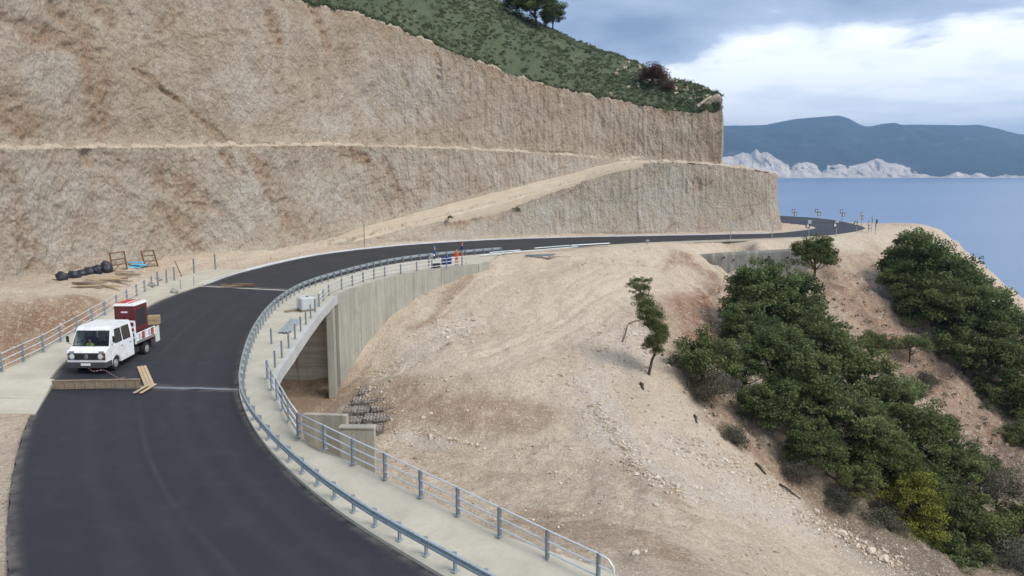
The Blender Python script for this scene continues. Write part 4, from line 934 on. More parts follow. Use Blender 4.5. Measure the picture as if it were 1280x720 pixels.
def gabion(loc, rz, dims=(2.0, 1.0, 1.0), label='', seed=1):
    root = empty('gabion', loc, rz, label, 'gabion', 'stone filled gabions on the gully floor'); lx, ly, lz = dims; r = np.random.RandomState(seed)
    cs = r.uniform(-.5, .5, (230, 3)) * [lx - .1, ly - .1, lz - .1]; k = r.randint(0, 3, 230); sgn = np.where(r.rand(230) > .5, .5, -.5)
    for ax in range(3): cs[k == ax, ax] = (sgn * ([lx, ly, lz][ax] - .16))[k == ax]
    cs[:, 2] += lz / 2; MB().box((0, 0, lz / 2 - .05), (lx - .14, ly - .14, lz - .14)).build('stone_core', M_stone, root); st = stones('stone_fill', cs, r.uniform(.06, .12, 230), M_stone, root, seed=seed); st['kind'] = 'stuff'
    m = MB()
    for z in np.linspace(0, lz, 5):
        for s in (-1, 1): m.beam((-lx / 2, s * ly / 2, z), (lx / 2, s * ly / 2, z), .018, .018); m.beam((s * lx / 2, -ly / 2, z), (s * lx / 2, ly / 2, z), .018, .018)
    for x in np.linspace(-lx / 2, lx / 2, 9):
        for s in (-1, 1): m.beam((x, s * ly / 2, 0), (x, s * ly / 2, lz), .018, .018)
        m.beam((x, -ly / 2, lz), (x, ly / 2, lz), .018, .018)
    m.build('wire_basket', M_dsteel, root)
rown = ['lowest', 'second', 'third', 'fourth', 'topmost']
for j_ in range(5):
    for i_ in range(2):
        x_ = -12.9 + 2.08 * i_ + .25 * j_; y_ = 56.2 + 1.75 * j_; z_ = -9.75 + .28 * j_ + .22 * i_; gg = gabion((x_, y_, z_), .10, (2.05, 1.7, .9), f'{("left", "right")[i_]} wire gabion in the {rown[j_]} row between the pier and the spoil bank', 3 + i_ + 2 * j_)
# ================================================================== loose stones
m_ = Mat('loose_limestone', .9, .15); c_ = m_.n('ShaderNodeValToRGB'); m_.l(m_.attr('tone'), c_.inputs[0])
c_.color_ramp.elements[0].color = (.33, .25, .175, 1); c_.color_ramp.elements[1].color = (.66, .60, .52, 1); e__ = c_.color_ramp.elements.new(.55); e__.color = (.52, .43, .33, 1)
m_.col(m_.mix(m_.rng(m_.noise(3, 4, .6), .3, .7, 0, .25), c_.outputs[0], (.35, .28, .2))); M_loose = m_.m
def scatter_ground(n, x0, x1, y0, y1, seed, smin, smax, keep=.25):
    r = np.random.RandomState(seed); X = r.uniform(x0, x1, n); Y = r.uniform(y0, y1, n)
    i = np.clip(np.searchsorted(gx, X) - 1, 0, len(gx) - 2); j = np.clip(np.searchsorted(gy, Y) - 1, 0, len(gy) - 2)
    u = (X - gx[i]) / (gx[i + 1] - gx[i]); v = (Y - gy[j]) / (gy[j + 1] - gy[j])
    z = Z[i, j] * (1 - u) * (1 - v) + Z[i + 1, j] * u * (1 - v) + Z[i, j + 1] * (1 - u) * v + Z[i + 1, j + 1] * u * v
    dens = keep + grav[i, j] * 1.2 - track[i, j] * .5 + .45 * fbm(X * .25, Y * .25, o=3, seed=seed + 2)
    steepw = 1 - woods[i, j] * .6
    ok = (r.rand(n) < dens * steepw) & (dR[i, j] > .5) & ~emb[i, j] & ~(inr & ~gap)[i, j] & ~inl[i, j] & (dR[i, j] > .4)
    # clear of the walkways: keep out of the right walkway strip
    ok &= ~in_poly(X, Y, np.vstack([RWO, RE[:nW][::-1]]))
    ok &= ~((Y > b_wall(X)) & (X < 43) & (X > -80)) if True else ok
    s = smin + (smax - smin) * r.rand(n) ** 8
    g_ = grav[i, j]; tone = np.clip(r.uniform(0, .9, n) + g_ * .35, 0, 1)
    return np.stack([X, Y, z + s * .1], -1)[ok], s[ok], tone[ok]
bw = np.array([(b[0], b[1]) for b in b1[:8]] + [(b[0], b[1]) for b in b2[2:9]]); bw = bw[np.argsort(bw[:, 0])]
def b_wall(X): return np.interp(X, bw[:, 0], bw[:, 1]) + 1.5
A1 = scatter_ground(42000, -12, 34, 24, 75, 1, .03, .15, .26); A2_ = scatter_ground(30000, -8, 80, 60, 125, 2, .05, .26, .2); A3 = scatter_ground(9000, -75, -5, 44, 118, 3, .04, .26, .3)
A4 = scatter_ground(2500, -40, -14, 8, 42, 4, .02, .12, .3)
cs = np.vstack([A1[0], A2_[0], A3[0], A4[0]]); rs = np.r_[A1[1], A2_[1], A3[1], A4[1]]; tn = np.r_[A1[2], A2_[2], A3[2], A4[2]]
o = stones('loose_stones', cs, rs, M_loose, None, tn, .7, 5); tag(o, kind='stuff')
# gravel spill where the photograph shows white rubble
rb = np.random.RandomState(9); q = []
for (x0, y0, x1, y1, w_, n_) in ((1000, 640, 1130, 712, 16, 1500), (740, 505, 800, 590, 14, 700), (800, 590, 860, 620, 10, 400), (520, 540, 600, 558, 6, 250), (440, 520, 475, 470, 6, 260), (500, 452, 470, 470, 6, 200), (850, 550, 990, 620, 22, 900), (1150, 350, 1230, 340, 14, 260), (1080, 400, 1260, 600, 30, 900)):
    for _ in range(n_ // 2):
        t = rb.rand(); p = hit(x0 + (x1 - x0) * t + rb.normal() * w_ * .5, y0 + (y1 - y0) * t + rb.normal() * w_ * .3); q.append((p.x, p.y, p.z + .03))
q = np.array(q); o = stones('rubble', q, .04 + .15 * rb.rand(len(q)) ** 3, M_loose, None, np.clip(rb.uniform(.1, 1.0, len(q)), 0, 1), .7, 6); tag(o, kind='stuff')
# boulders one can pick out
def boulder(px, py, s, lb, seed):
    p = hit(px, py); bm = bmesh.new(); bmesh.ops.create_icosphere(bm, subdivisions=2, radius=1); r = random.Random(seed)
    for v in bm.verts:
        k = 1 + .22 * math.sin(v.co.x * 3 + seed) * math.cos(v.co.y * 4 + seed) + r.uniform(-.12, .12); v.co = Vector((v.co.x * s, v.co.y * s * .8, v.co.z * s * .65)) * k
    me = bpy.data.meshes.new('boulder'); bm.to_mesh(me); bm.free(); me.attributes.new('tone', 'FLOAT', 'POINT').data.foreach_set('value', [.75] * len(me.vertices)); me.materials.append(M_loose)
    o = bpy.data.objects.new('boulder', me); COL.objects.link(o); o.location = p + Vector((0, 0, s * .25)); o.rotation_euler = (0, 0, seed); tag(o, lb, 'boulder')
for a in ((795, 693, .22, 'pale stone lying on the brown mound near the end of the railing', 1), (820, 632, .18, 'small dark rock on the rubble line above the brown mound', 2), (1052, 668, .42, 'white limestone block on the edge of the spoil above the trees', 3), (1088, 690, .45, 'pale block lowest on the rubble edge above the yellow tree', 4),
          (1020, 640, .3, 'pale stone at the upper end of the rubble edge', 5), (797, 484, .18, 'small pale stone on the spoil left of the leaning tree foot', 6), (1105, 700, .5, 'largest grey block at the bottom of the rubble edge', 7)): boulder(*a)
# ================================================================== foliage
def mk_leaf(name, dark, light, tw=.35):
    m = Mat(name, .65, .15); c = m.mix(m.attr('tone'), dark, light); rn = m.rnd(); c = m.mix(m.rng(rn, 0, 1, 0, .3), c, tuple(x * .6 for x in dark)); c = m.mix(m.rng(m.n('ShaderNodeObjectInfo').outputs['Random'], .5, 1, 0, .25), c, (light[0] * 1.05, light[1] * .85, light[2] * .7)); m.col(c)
    d = m.n('ShaderNodeBsdfTranslucent'); m.l(c, d.inputs[0]); mx = m.n('ShaderNodeMixShader'); mx.inputs[0].default_value = tw * .6; m.l(m.p.outputs[0], mx.inputs[1]); m.l(d.outputs[0], mx.inputs[2]); m.l(mx.outputs[0], m.out.inputs[0]); return m.m
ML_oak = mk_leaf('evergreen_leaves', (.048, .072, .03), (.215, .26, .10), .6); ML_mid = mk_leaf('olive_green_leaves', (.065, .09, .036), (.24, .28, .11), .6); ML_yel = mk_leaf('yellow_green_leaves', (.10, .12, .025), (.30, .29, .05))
ML_gry = mk_leaf('grey_twigs', (.075, .075, .055), (.17, .165, .115)); ML_red = mk_leaf('reddish_twigs', (.07, .045, .04), (.16, .10, .085)); ML_maq = mk_leaf('maquis_leaves', (.10, .13, .075), (.19, .225, .13), .7)
M_bark = Mat('bark', .9, .1); M_bark.col(M_bark.mix(M_bark.noise(4, 5, .7), (.05, .038, .028), (.13, .10, .075))); M_bark = M_bark.m
def leaf_quads(c, size, rng, tone, up=.35, asp=.6):
    n = len(c); nrm = rng.normal(size=(n, 3)); nrm[:, 2] = np.abs(nrm[:, 2]) + up; nrm /= np.linalg.norm(nrm, axis=1)[:, None]
    t = rng.normal(size=(n, 3)); t -= nrm * np.sum(t * nrm, 1)[:, None]; t /= np.linalg.norm(t, axis=1)[:, None]; b = np.cross(nrm, t)
    s = size * rng.uniform(.6, 1.3, n); a = t * s[:, None]; bb = b * (s * asp)[:, None]
    V = np.stack([c - a, c + bb * .9 - a * .1, c + a, c - bb], 1); return V.reshape(-1, 3), np.repeat(tone, 4)
def crown_data(seed, nclump, nleaf, cr_, sizes, shape=(1, 1, .8), hollow=.55, leaf=.05, droop=0):
    rng = np.random.RandomState(seed); d = rng.normal(size=(nclump, 3)); d /= np.linalg.norm(d, axis=1)[:, None]; d[:, 2] = np.where(d[:, 2] < -.35, -d[:, 2] * .6, d[:, 2])
    rad = rng.uniform(hollow, 1, nclump) ** .7; lob = 1 + .28 * vn(d[:, 0] * 1.7 + seed, d[:, 1] * 1.7, d[:, 2] * 1.7, seed); cc = d * (rad * lob)[:, None] * shape * (1 - cr_ * .6)
    Vs, Ts = [], []
    for k in range(nclump):
        n = int(nleaf * rng.uniform(.6, 1.4)); q = rng.normal(size=(n, 3)); q /= np.linalg.norm(q, axis=1)[:, None]; q *= (rng.rand(n) ** .42)[:, None] * cr_ * rng.uniform(.7, 1.3); q[:, 2] *= .62
        q[:, 2] -= droop * (q[:, 0] ** 2 + q[:, 1] ** 2) / cr_
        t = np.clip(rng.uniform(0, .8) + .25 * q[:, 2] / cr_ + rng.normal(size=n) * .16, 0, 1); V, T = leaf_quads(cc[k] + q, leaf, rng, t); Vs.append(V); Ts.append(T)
    return np.vstack(Vs), np.concatenate(Ts), cc
def crown_mesh(name, V, T, mat):
    F_ = np.arange(len(V), dtype=np.int32).reshape(-1, 4); o = mesh_np(name, V, F_, mat, None, False, {'tone': T}); me = o.data; bpy.data.objects.remove(o); return me
def limb_mesh(seed, cc, H, lean=(0, 0), n=14, r0=.05):
    """trunk from (0,0,-H) to the crown, limbs out to clumps; unit crown radius"""
    rng = np.random.RandomState(seed + 100); m = MB(); tip = Vector((0, 0, .15)); pts = []
    for t in np.linspace(0, 1, 7): pts.append(Vector((lean[0] * (1 - t) + .07 * math.sin(t * 5 + seed), lean[1] * (1 - t) + .06 * math.cos(t * 6 + seed), -H + (H + .15) * t)))
    m.tube(pts, [r0 * (1.35 - .8 * t) for t in np.linspace(0, 1, 7)], 7)
    idx_ = rng.permutation(len(cc))[:n]
    for k in idx_:
        e = Vector(cc[k]) * .93; s = pts[rng.randint(3, 6)]; mid_ = s.lerp(e, .5) + Vector((rng.normal() * .06, rng.normal() * .06, -.06)); m.tube([s, s.lerp(mid_, .6) + Vector((0, 0, -.02)), mid_, e], [r0 * .5, r0 * .4, r0 * .3, r0 * .08], 5)
        for _ in range(2): e2 = e + Vector(rng.normal(size=3) * .14); m.tube([mid_.lerp(e, .3), e2], [r0 * .18, r0 * .05], 4)
    return m.mesh('trunk', M_bark, True)
PROT = {}
def protos(kind, seeds, mat, nclump, nleaf, cr_, shape, leaf, H, hollow=.5, n=14, r0=.05, lean=(0, 0)):
    PROT[kind] = []
    for sd_ in seeds:
        V, T, cc = crown_data(sd_, nclump, nleaf, cr_, None, shape, hollow, leaf); PROT[kind].append((crown_mesh('crown', V, T, mat), limb_mesh(sd_, cc, H, lean, n, r0), H))
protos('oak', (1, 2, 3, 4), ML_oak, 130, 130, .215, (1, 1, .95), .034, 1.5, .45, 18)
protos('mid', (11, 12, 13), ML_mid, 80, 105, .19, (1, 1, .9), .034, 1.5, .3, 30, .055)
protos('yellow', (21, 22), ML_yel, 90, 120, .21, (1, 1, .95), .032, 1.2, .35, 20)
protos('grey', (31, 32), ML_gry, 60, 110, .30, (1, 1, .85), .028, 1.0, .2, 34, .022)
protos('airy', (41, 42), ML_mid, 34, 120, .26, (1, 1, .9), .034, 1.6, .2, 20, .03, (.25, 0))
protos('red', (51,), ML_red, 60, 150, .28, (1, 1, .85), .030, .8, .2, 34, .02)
TREE_N = [0]
def tree_at(c, r, kind, label, name='tree', cat='tree', group=None, sz=1.0, zg=None, hmax=None):
    TREE_N[0] += 1; pr = PROT[kind][TREE_N[0] % len(PROT[kind])]
    zg = ground_z(c.x, c.y) if zg is None else zg; root = empty(name, (c.x, c.y, zg), 0, label, cat, group)
    H = max(c.z - zg, .3) + .4; o = link('crown', pr[0], root); o.location = (0, 0, c.z - zg); o.scale = (r, r, r * sz); o.rotation_euler = (0, 0, TREE_N[0] * 2.4)
    t = link('trunk', pr[1], root); t.location = (0, 0, c.z - zg); t.scale = (r, r, H / pr[2]); t.rotation_euler = (0, 0, TREE_N[0] * 2.4); return root
def crown_on(px, py, hc, ymin):
    """the point on the picture ray that stands hc above the ground, beyond ymin"""
    d = ray(px, py); Y = ymin; best = None
    while Y < 150:
        t = Y / d.y; z = ZC + d.z * t; h = z - ground_z(d.x * t, Y)
        if h <= hc: return Vector((d.x * t, Y, z))
        Y += .4
    return Vector((d.x * t, Y, z))
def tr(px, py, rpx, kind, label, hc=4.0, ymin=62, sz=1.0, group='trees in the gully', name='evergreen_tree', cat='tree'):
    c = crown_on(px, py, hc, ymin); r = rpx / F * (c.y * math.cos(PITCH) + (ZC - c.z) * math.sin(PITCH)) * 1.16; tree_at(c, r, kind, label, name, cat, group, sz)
G1 = 'trees filling the near gully'; G2 = 'trees on the far right slope'
tr(1018, 321, 27, 'oak', 'small round evergreen standing alone before the grey wall at the gully head', 3.6, 92, 1.0, None)
for a in [(955, 375, 48, 'oak', 'tall dark evergreen at the top left of the near wood', 5, 78), (985, 392, 50, 'oak', 'dark evergreen behind the top left tree of the near wood, nearest the lone round tree', 4, 84), (932, 415, 36, 'oak', 'dark evergreen on the left edge of the near wood above the grey bush', 4, 74),
          (1022, 432, 50, 'mid', 'mid green tree on the upper right edge of the near wood below the bare slope', 4, 78), (968, 450, 46, 'oak', 'dark evergreen in the upper middle of the near wood', 4.5, 72), (1068, 462, 46, 'mid', 'broad olive green tree on the right edge of the near wood with see-through crown', 4, 74),
          (1010, 492, 50, 'oak', 'dark evergreen at the heart of the near wood', 4.5, 68), (962, 512, 38, 'oak', 'dark green tree with drooping crown above the green tarp', 4.5, 66), (1112, 498, 46, 'mid', 'open limbed tree on the right edge of the near wood with limbs showing', 4, 70),
          (1065, 532, 48, 'mid', 'broad tree with dark twisted limbs below the heart of the near wood', 4.5, 66), (1015, 562, 38, 'oak', 'dark green tree hanging over the spoil edge', 4.5, 63), (1150, 548, 44, 'oak', 'evergreen on the right edge of the near wood beside the bare scree', 4, 68),
          (1105, 580, 42, 'oak', 'dark tree just above the yellow green tree', 4.2, 64), (1192, 588, 42, 'mid', 'green tree to the right of the yellow green tree with a dark trunk', 4, 66), (1070, 600, 32, 'mid', 'small tree left of the yellow green tree', 3.6, 61.5)]:
    tr(*a, group=G1)
for a in [(1042, 515, 34, 'mid', 'paler green crown between the heart of the near wood and its right edge', 4.2, 70), (1092, 548, 34, 'oak', 'dark crown wedged between two broad trees low in the near wood', 4, 67), (1135, 592, 34, 'mid', 'green crown directly above the right side of the yellow green tree', 4, 65), (1178, 630, 34, 'oak', 'dark crown just right of the yellow green tree', 3.8, 63),
          (930, 462, 26, 'mid', 'small olive crown at the left edge of the near wood right of the grey brush', 3, 70), (1092, 432, 24, 'mid', 'small pale crown poking out at the right of the upper near wood', 3, 78), (1225, 585, 30, 'mid', 'small green crown right of the trunked green tree near the scree', 3.2, 68)]: tr(*a, group=G1)
tr(1142, 628, 38, 'yellow', 'bright yellow green tree in the lower right of the wood', 4, 61, 1.15, None, 'yellow_tree')
tr(1148, 672, 34, 'yellow', 'yellow green lower bush under the bright yellow green tree', 2.4, 60, 1, None, 'yellow_bush', 'bush')
for a in [(1100, 652, 32, 'grey', 'bare grey brown brush left of the yellow green tree at the spoil foot', 2.4, 60), (1215, 655, 46, 'mid', 'soft grey green tree in the bottom right of the picture', 3.4, 62), (1250, 612, 38, 'grey', 'grey leafless looking tree against the bare scree', 3.4, 64), (1190, 700, 42, 'mid', 'grey green bush at the bottom edge below the yellow green tree', 2.5, 59),
          (1258, 700, 44, 'grey', 'grey green bush in the bottom right corner', 2.8, 59), (1135, 712, 26, 'grey', 'dry brush at the bottom edge where the spoil ends', 1.4, 58), (1275, 655, 36, 'mid', 'tree cut by the right edge above the corner bush', 3.2, 63), (1045, 632, 24, 'grey', 'dry brush on the steep bank under the small tree', 1.4, 60), (1000, 590, 22, 'grey', 'dry brush on the bank below the green tarp', 1.2, 61), (1160, 735, 30, 'grey', 'dry brush half below the bottom edge', 1.5, 57)]:
    tr(*a, group='brush and small trees at the bottom right', name='brush_tree')
for a in [(1148, 335, 46, 'oak', 'dark round evergreen at the upper left of the far right wood', 4, 98), (1188, 364, 46, 'oak', 'largest dark evergreen at the top of the far right wood', 4.5, 100), (1165, 388, 44, 'oak', 'dark evergreen on the lower left of the far right wood', 4, 94), (1128, 352, 26, 'oak', 'narrow dark evergreen at the left tip of the far right wood', 3.2, 98),
          (1228, 405, 46, 'oak', 'dark evergreen in the middle of the far right wood', 4.5, 92), (1274, 412, 32, 'mid', 'green tree cut by the right edge above the middle of the far wood', 4, 98), (1208, 440, 36, 'mid', 'olive green tree on the lower left edge of the far right wood', 3.6, 88), (1262, 452, 46, 'oak', 'dark tree at the right edge in the lower far wood', 4.2, 86),
          (1240, 498, 36, 'mid', 'mid green tree lowest but one in the far right wood', 3.6, 84), (1280, 505, 40, 'oak', 'lowest dark tree of the far right wood cut by the right edge', 4, 82), (1145, 305, 20, 'mid', 'paler small tree above the dark evergreens on the headland rim', 2.6, 104), (1278, 550, 28, 'mid', 'small green tree at the right edge beside the scree', 2.4, 78)]:
    tr(*a, group=G2)
tr(1142, 432, 26, 'airy', 'small see-through tree on the bare slope left of the far right wood', 2.4, 84, 1, None, 'small_tree')
tr(1158, 478, 18, 'grey', 'dry grey bush on the bare scree between the two woods', 1.0, 80, 1, None, 'bush', 'bush')
tr(876, 452, 42, 'mid', 'wispy olive bush left of the near wood on the spoil edge', 2.2, 66, 1.2, None, 'bush', 'bush'); tr(885, 490, 34, 'grey', 'leafless grey brush hanging below the wispy olive bush', 1.0, 63, 1, None, 'bush', 'bush'); tr(918, 548, 26, 'grey', 'leafless grey brush beside the green tarp', .8, 62, 1, None, 'bush', 'bush')
# the leaning tree on the spoil
def leaning():
    b = hit(811, 468, 50); root = empty('leaning_tree', tuple(b), 0, 'thin tree leaning left on the spoil slope with three tufts of foliage', 'tree'); rel_ = lambda px, py, Y: PY(px, py, Y) - b
    m = MB(); t0 = rel_(811, 468, b.y); t1 = rel_(822, 435, b.y); t2 = rel_(816, 400, b.y); t3 = rel_(800, 362, b.y)
    m.tube([t0 - Vector((0, 0, .5)), t0, rel_(815, 450, b.y), t1, rel_(821, 418, b.y), t2, rel_(806, 382, b.y), t3], [.16, .14, .12, .11, .09, .07, .05, .025], 7)
    for (x, y, x2, y2) in ((821, 428, 834, 412), (820, 415, 806, 405), (816, 400, 828, 384), (808, 385, 795, 372), (818, 445, 828, 436), (804, 375, 815, 358), (800, 364, 790, 356), (800, 364, 806, 350)): m.tube([rel_(x, y, b.y), rel_((x + x2) / 2, (y + y2) / 2 + 2, b.y + .3), rel_(x2, y2, b.y + .5)], [.05, .035, .012], 5)
    m.build('trunk', M_bark, root, True)
    for (x, y, r, z, k) in ((801, 362, 13, .8, 0), (790, 357, 8, .6, 1), (809, 352, 8, .7, 0), (808, 388, 17, .9, 1), (819, 396, 14, .9, 0), (818, 410, 15, .8, 0), (826, 424, 15, .9, 1), (816, 432, 14, .9, 0), (812, 404, 12, .8, 1), (822, 440, 10, .8, 0), (803, 376, 13, .9, 1), (813, 395, 15, .9, 0), (824, 414, 14, .9, 1), (796, 352, 9, .8, 0), (820, 428, 15, 1, 0)):
        o = link('foliage', PROT['airy'][k][0], root); o.location = rel_(x, y, b.y + random.uniform(-.5, .5)); s = r / F * b.y * 1.3; o.scale = (s, s, s * z * 1.35); o.rotation_euler = (0, 0, x)
leaning()
# hill: big tree, reddish bush, shrubs
def hill_pt(i, j): return Vector(HILL[i, j])
def on_hill(px, py):
    """nearest hill point to a picture position"""
    X, Yd, Zd = HILL[..., 0], HILL[..., 1], HILL[..., 2] - ZC; c_, s_ = math.cos(PITCH), math.sin(PITCH); dep = Yd * c_ - Zd * s_; u_ = X / dep * F + 640; v_ = 360 - (Yd * s_ + Zd * c_) / dep * F
    k = np.argmin((u_ - px) ** 2 + (v_ - py) ** 2); return Vector(HILL.reshape(-1, 3)[k])
for (x, y, yb_h, r, k, lb, nm, ct) in ((670, 8, 36, 29, 'oak', 'large dark tree on the skyline of the green hill', 'evergreen_tree', 'tree'), (690, 22, 38, 16, 'oak', 'low right shoulder tree beside the large dark skyline tree', 'evergreen_tree', 'tree'), (645, 4, 20, 17, 'oak', 'dark tree at the left of the skyline tree', 'evergreen_tree', 'tree'),
                                 (816, 96, 112, 23, 'red', 'reddish brown bush on the hill near the cliff end', 'bush', 'bush'), (835, 110, 116, 12, 'red', 'small reddish bush at the right foot of the big reddish bush', 'bush', 'bush')):
    b = on_hill(x, yb_h); c = PY(x, y, b.y + .5); tree_at(c, r / F * b.y * 1.05, k, lb, nm, ct, None, 1, b.z - .2)
def hill_shrubs():
    rng = np.random.RandomState(77); nu, nv = HILL.shape[:2]; cs, ss, tn_ = [], [], []
    n = 8500; I = rng.randint(1, nu - 1, n) + rng.rand(n); J = np.where(rng.rand(n) < .14, rng.rand(n) * 1.2, rng.rand(n) * 72); i = np.clip(I.astype(int), 0, nu - 2); j = np.clip(J.astype(int), 0, nv - 2); u = (I - i)[:, None]; v = (J - j)[:, None]
    p = HILL[i, j] * (1 - u) * (1 - v) + HILL[i + 1, j] * u * (1 - v) + HILL[i, j + 1] * (1 - u) * v + HILL[i + 1, j + 1] * u * v
    size = rng.uniform(.2, .6, n) * (1 + .8 * (rng.rand(n) > .93)); d = fbm(p[:, 0] * .12, p[:, 1] * .12, o=3, seed=8); keep = (rng.rand(n) < .75 + d) & (p[:, 0] > -75); p, size = p[keep], size[keep]; d = d[keep]
    Vs, Ts = [], []; k = 26; m_n = len(p); q = rng.normal(size=(m_n, k, 3)); q /= np.linalg.norm(q, axis=2)[..., None]; q[..., 2] = np.abs(q[..., 2]) * .8; q *= (rng.rand(m_n, k) ** .3)[..., None]
    c = (p[:, None] + q * size[:, None, None]).reshape(-1, 3); t = np.clip((rng.uniform(0, .9, m_n)[:, None] + q[..., 2] * .3 + d[:, None] * .6).ravel() + rng.normal(size=m_n * k) * .12, 0, 1)
    V, T = leaf_quads(c, .15, rng, t); me = crown_mesh('shrubs', V, T, ML_maq); tag(link('hillside_shrubs', me), kind='stuff')
    # a pale rocky rim at the end of the hill
    n = 120; rr_ = rng.rand(n); pts = []
    for _ in range(n):
        i_ = int(nu * rng.uniform(.83, .995)); j_ = int(rng.uniform(20, 71) if rng.rand() < .8 else rng.uniform(2, 71)); pts.append(HILL[i_, j_])
    pts = np.array(pts); o = stones('hilltop_rocks', pts, rng.uniform(.15, .55, n), M_loose, None, rng.uniform(.1, .6, n), .8, 3); tag(o, kind='stuff')
    # small plants that hang on the scree, the cliff rim and the ramp
hill_shrubs()
def tufts():
    rng = np.random.RandomState(5); pts = []
    for (x, y, r) in ((645, 258, 5),): pass
    cs = []
    for _ in range(420):
        x, y = rng.uniform(1040, 1280), rng.uniform(330, 600); p = hit(x, y, 70); cs.append((p, rng.uniform(.12, .4)))
    for _ in range(120):
        x, y = rng.uniform(880, 1010), rng.uniform(360, 560); p = hit(x, y, 60); cs.append((p, rng.uniform(.12, .35)))
    c = []; 
    for p, s in cs:
        q = rng.normal(size=(16, 3)); q /= np.linalg.norm(q, axis=1)[:, None]; q[:, 2] = np.abs(q[:, 2]); c.append(np.array(p) + q * s)
    c = np.vstack(c); V, T = leaf_quads(c, .10, rng, np.clip(rng.normal(size=len(c)) * .2 + .5, 0, 1)); me = crown_mesh('tufts', V, T, ML_gry); tag(link('scree_tufts', me), kind='stuff')
tufts()
for (x, y, r, Y, lb) in ((645, 262, 7, 118.5, 'small green bush growing from the cliff just below the ramp'), (563, 272, 4, 113, 'tiny green bush on the ramp edge left of the larger cliff bush')):
    c = PY(x, y, Y); root = empty('bush', tuple(c), 0, lb, 'bush'); o = link('crown', PROT['mid'][0][0], root); s = r / F * Y; o.scale = (s, s, s * .9)
# ================================================================== more materials
M_white = simple('white_paint', (.74, .75, .76), .35, 0, .5, .05, 3, (.52, .50, .46)); M_black = simple('black_plastic', (.018, .018, .02), .5, 0, .4); M_tyre = simple('tyre_rubber', (.022, .022, .024), .85)
M_dark = simple('chassis_dark', (.03, .03, .033), .7); M_maroon = simple('maroon_paint', (.125, .022, .027), .55, 0, .3, .25, 4, (.05, .02, .02)); M_red = simple('red_paint', (.42, .05, .04), .6, 0, .3, .3, 5, (.35, .2, .17)); M_blue = simple('blue_plastic', (.012, .04, .16), .45)
M_orange = simple('orange_workwear', (.75, .11, .03), .8); M_lime = simple('hi_vis_lime', (.42, .72, .05), .7); M_navy = simple('navy_workwear', (.03, .06, .16), .85); M_greycl = simple('grey_clothes', (.28, .25, .24), .85); M_skin = simple('skin', (.50, .29, .20), .6)
M_card = simple('cardboard', (.36, .26, .14), .85); M_glassd = Mat('dark_glass', .08, .6); M_glassd.col((.015, .018, .022)); M_glassd = M_glassd.m
M_lamp = Mat('lamp_glass', .15, .6); M_lamp.col((.55, .57, .58)); M_lamp = M_lamp.m; M_amber = simple('amber_lens', (.35, .16, .06), .3); M_alu = simple('sign_back', (.36, .38, .40), .5, .4); M_cyan = simple('cyan_sheet', (.10, .42, .62), .5, 0, .3, .3); M_green = simple('green_sheet', (.03, .33, .26), .55, 0, .3, .3)
M_bag = Mat('black_bin_bag', .35, .5); M_bag.col((.02, .024, .034)); M_bag.bump(M_bag.noise(7, 5, .7), .8, .06); M_bag = M_bag.m
def mk_glass():
    m = bpy.data.materials.new('clear_glass'); m.use_nodes = True; t = m.node_tree; t.nodes.clear(); o = N(t, 'ShaderNodeOutputMaterial'); a = N(t, 'ShaderNodeBsdfTransparent'); a.inputs[0].default_value = (.72, .78, .76, 1); b = N(t, 'ShaderNodeBsdfGlossy'); b.inputs['Roughness'].default_value = .03
    f = N(t, 'ShaderNodeFresnel'); f.inputs[0].default_value = 1.45; x = N(t, 'ShaderNodeMixShader'); t.links.new(f.outputs[0], x.inputs[0]); t.links.new(a.outputs[0], x.inputs[1]); t.links.new(b.outputs[0], x.inputs[2]); t.links.new(x.outputs[0], o.inputs[0]); return m
M_glass = mk_glass()
def stripes(name, c1, c2, scale, rot=(0, 0, 0)):
    m = Mat(name, .6); w_ = m.n('ShaderNodeTexWave', wave_type='BANDS'); w_.inputs['Scale'].default_value = scale; m.l(m.co(rot=rot), w_.inputs[0]); k = m.math('GREATER_THAN', w_.outputs[0], .5); m.col(m.mix(k, c1, c2)); return m.m
M_tape = stripes('warning_tape', (.75, .75, .72), (.62, .05, .04), 1.6)

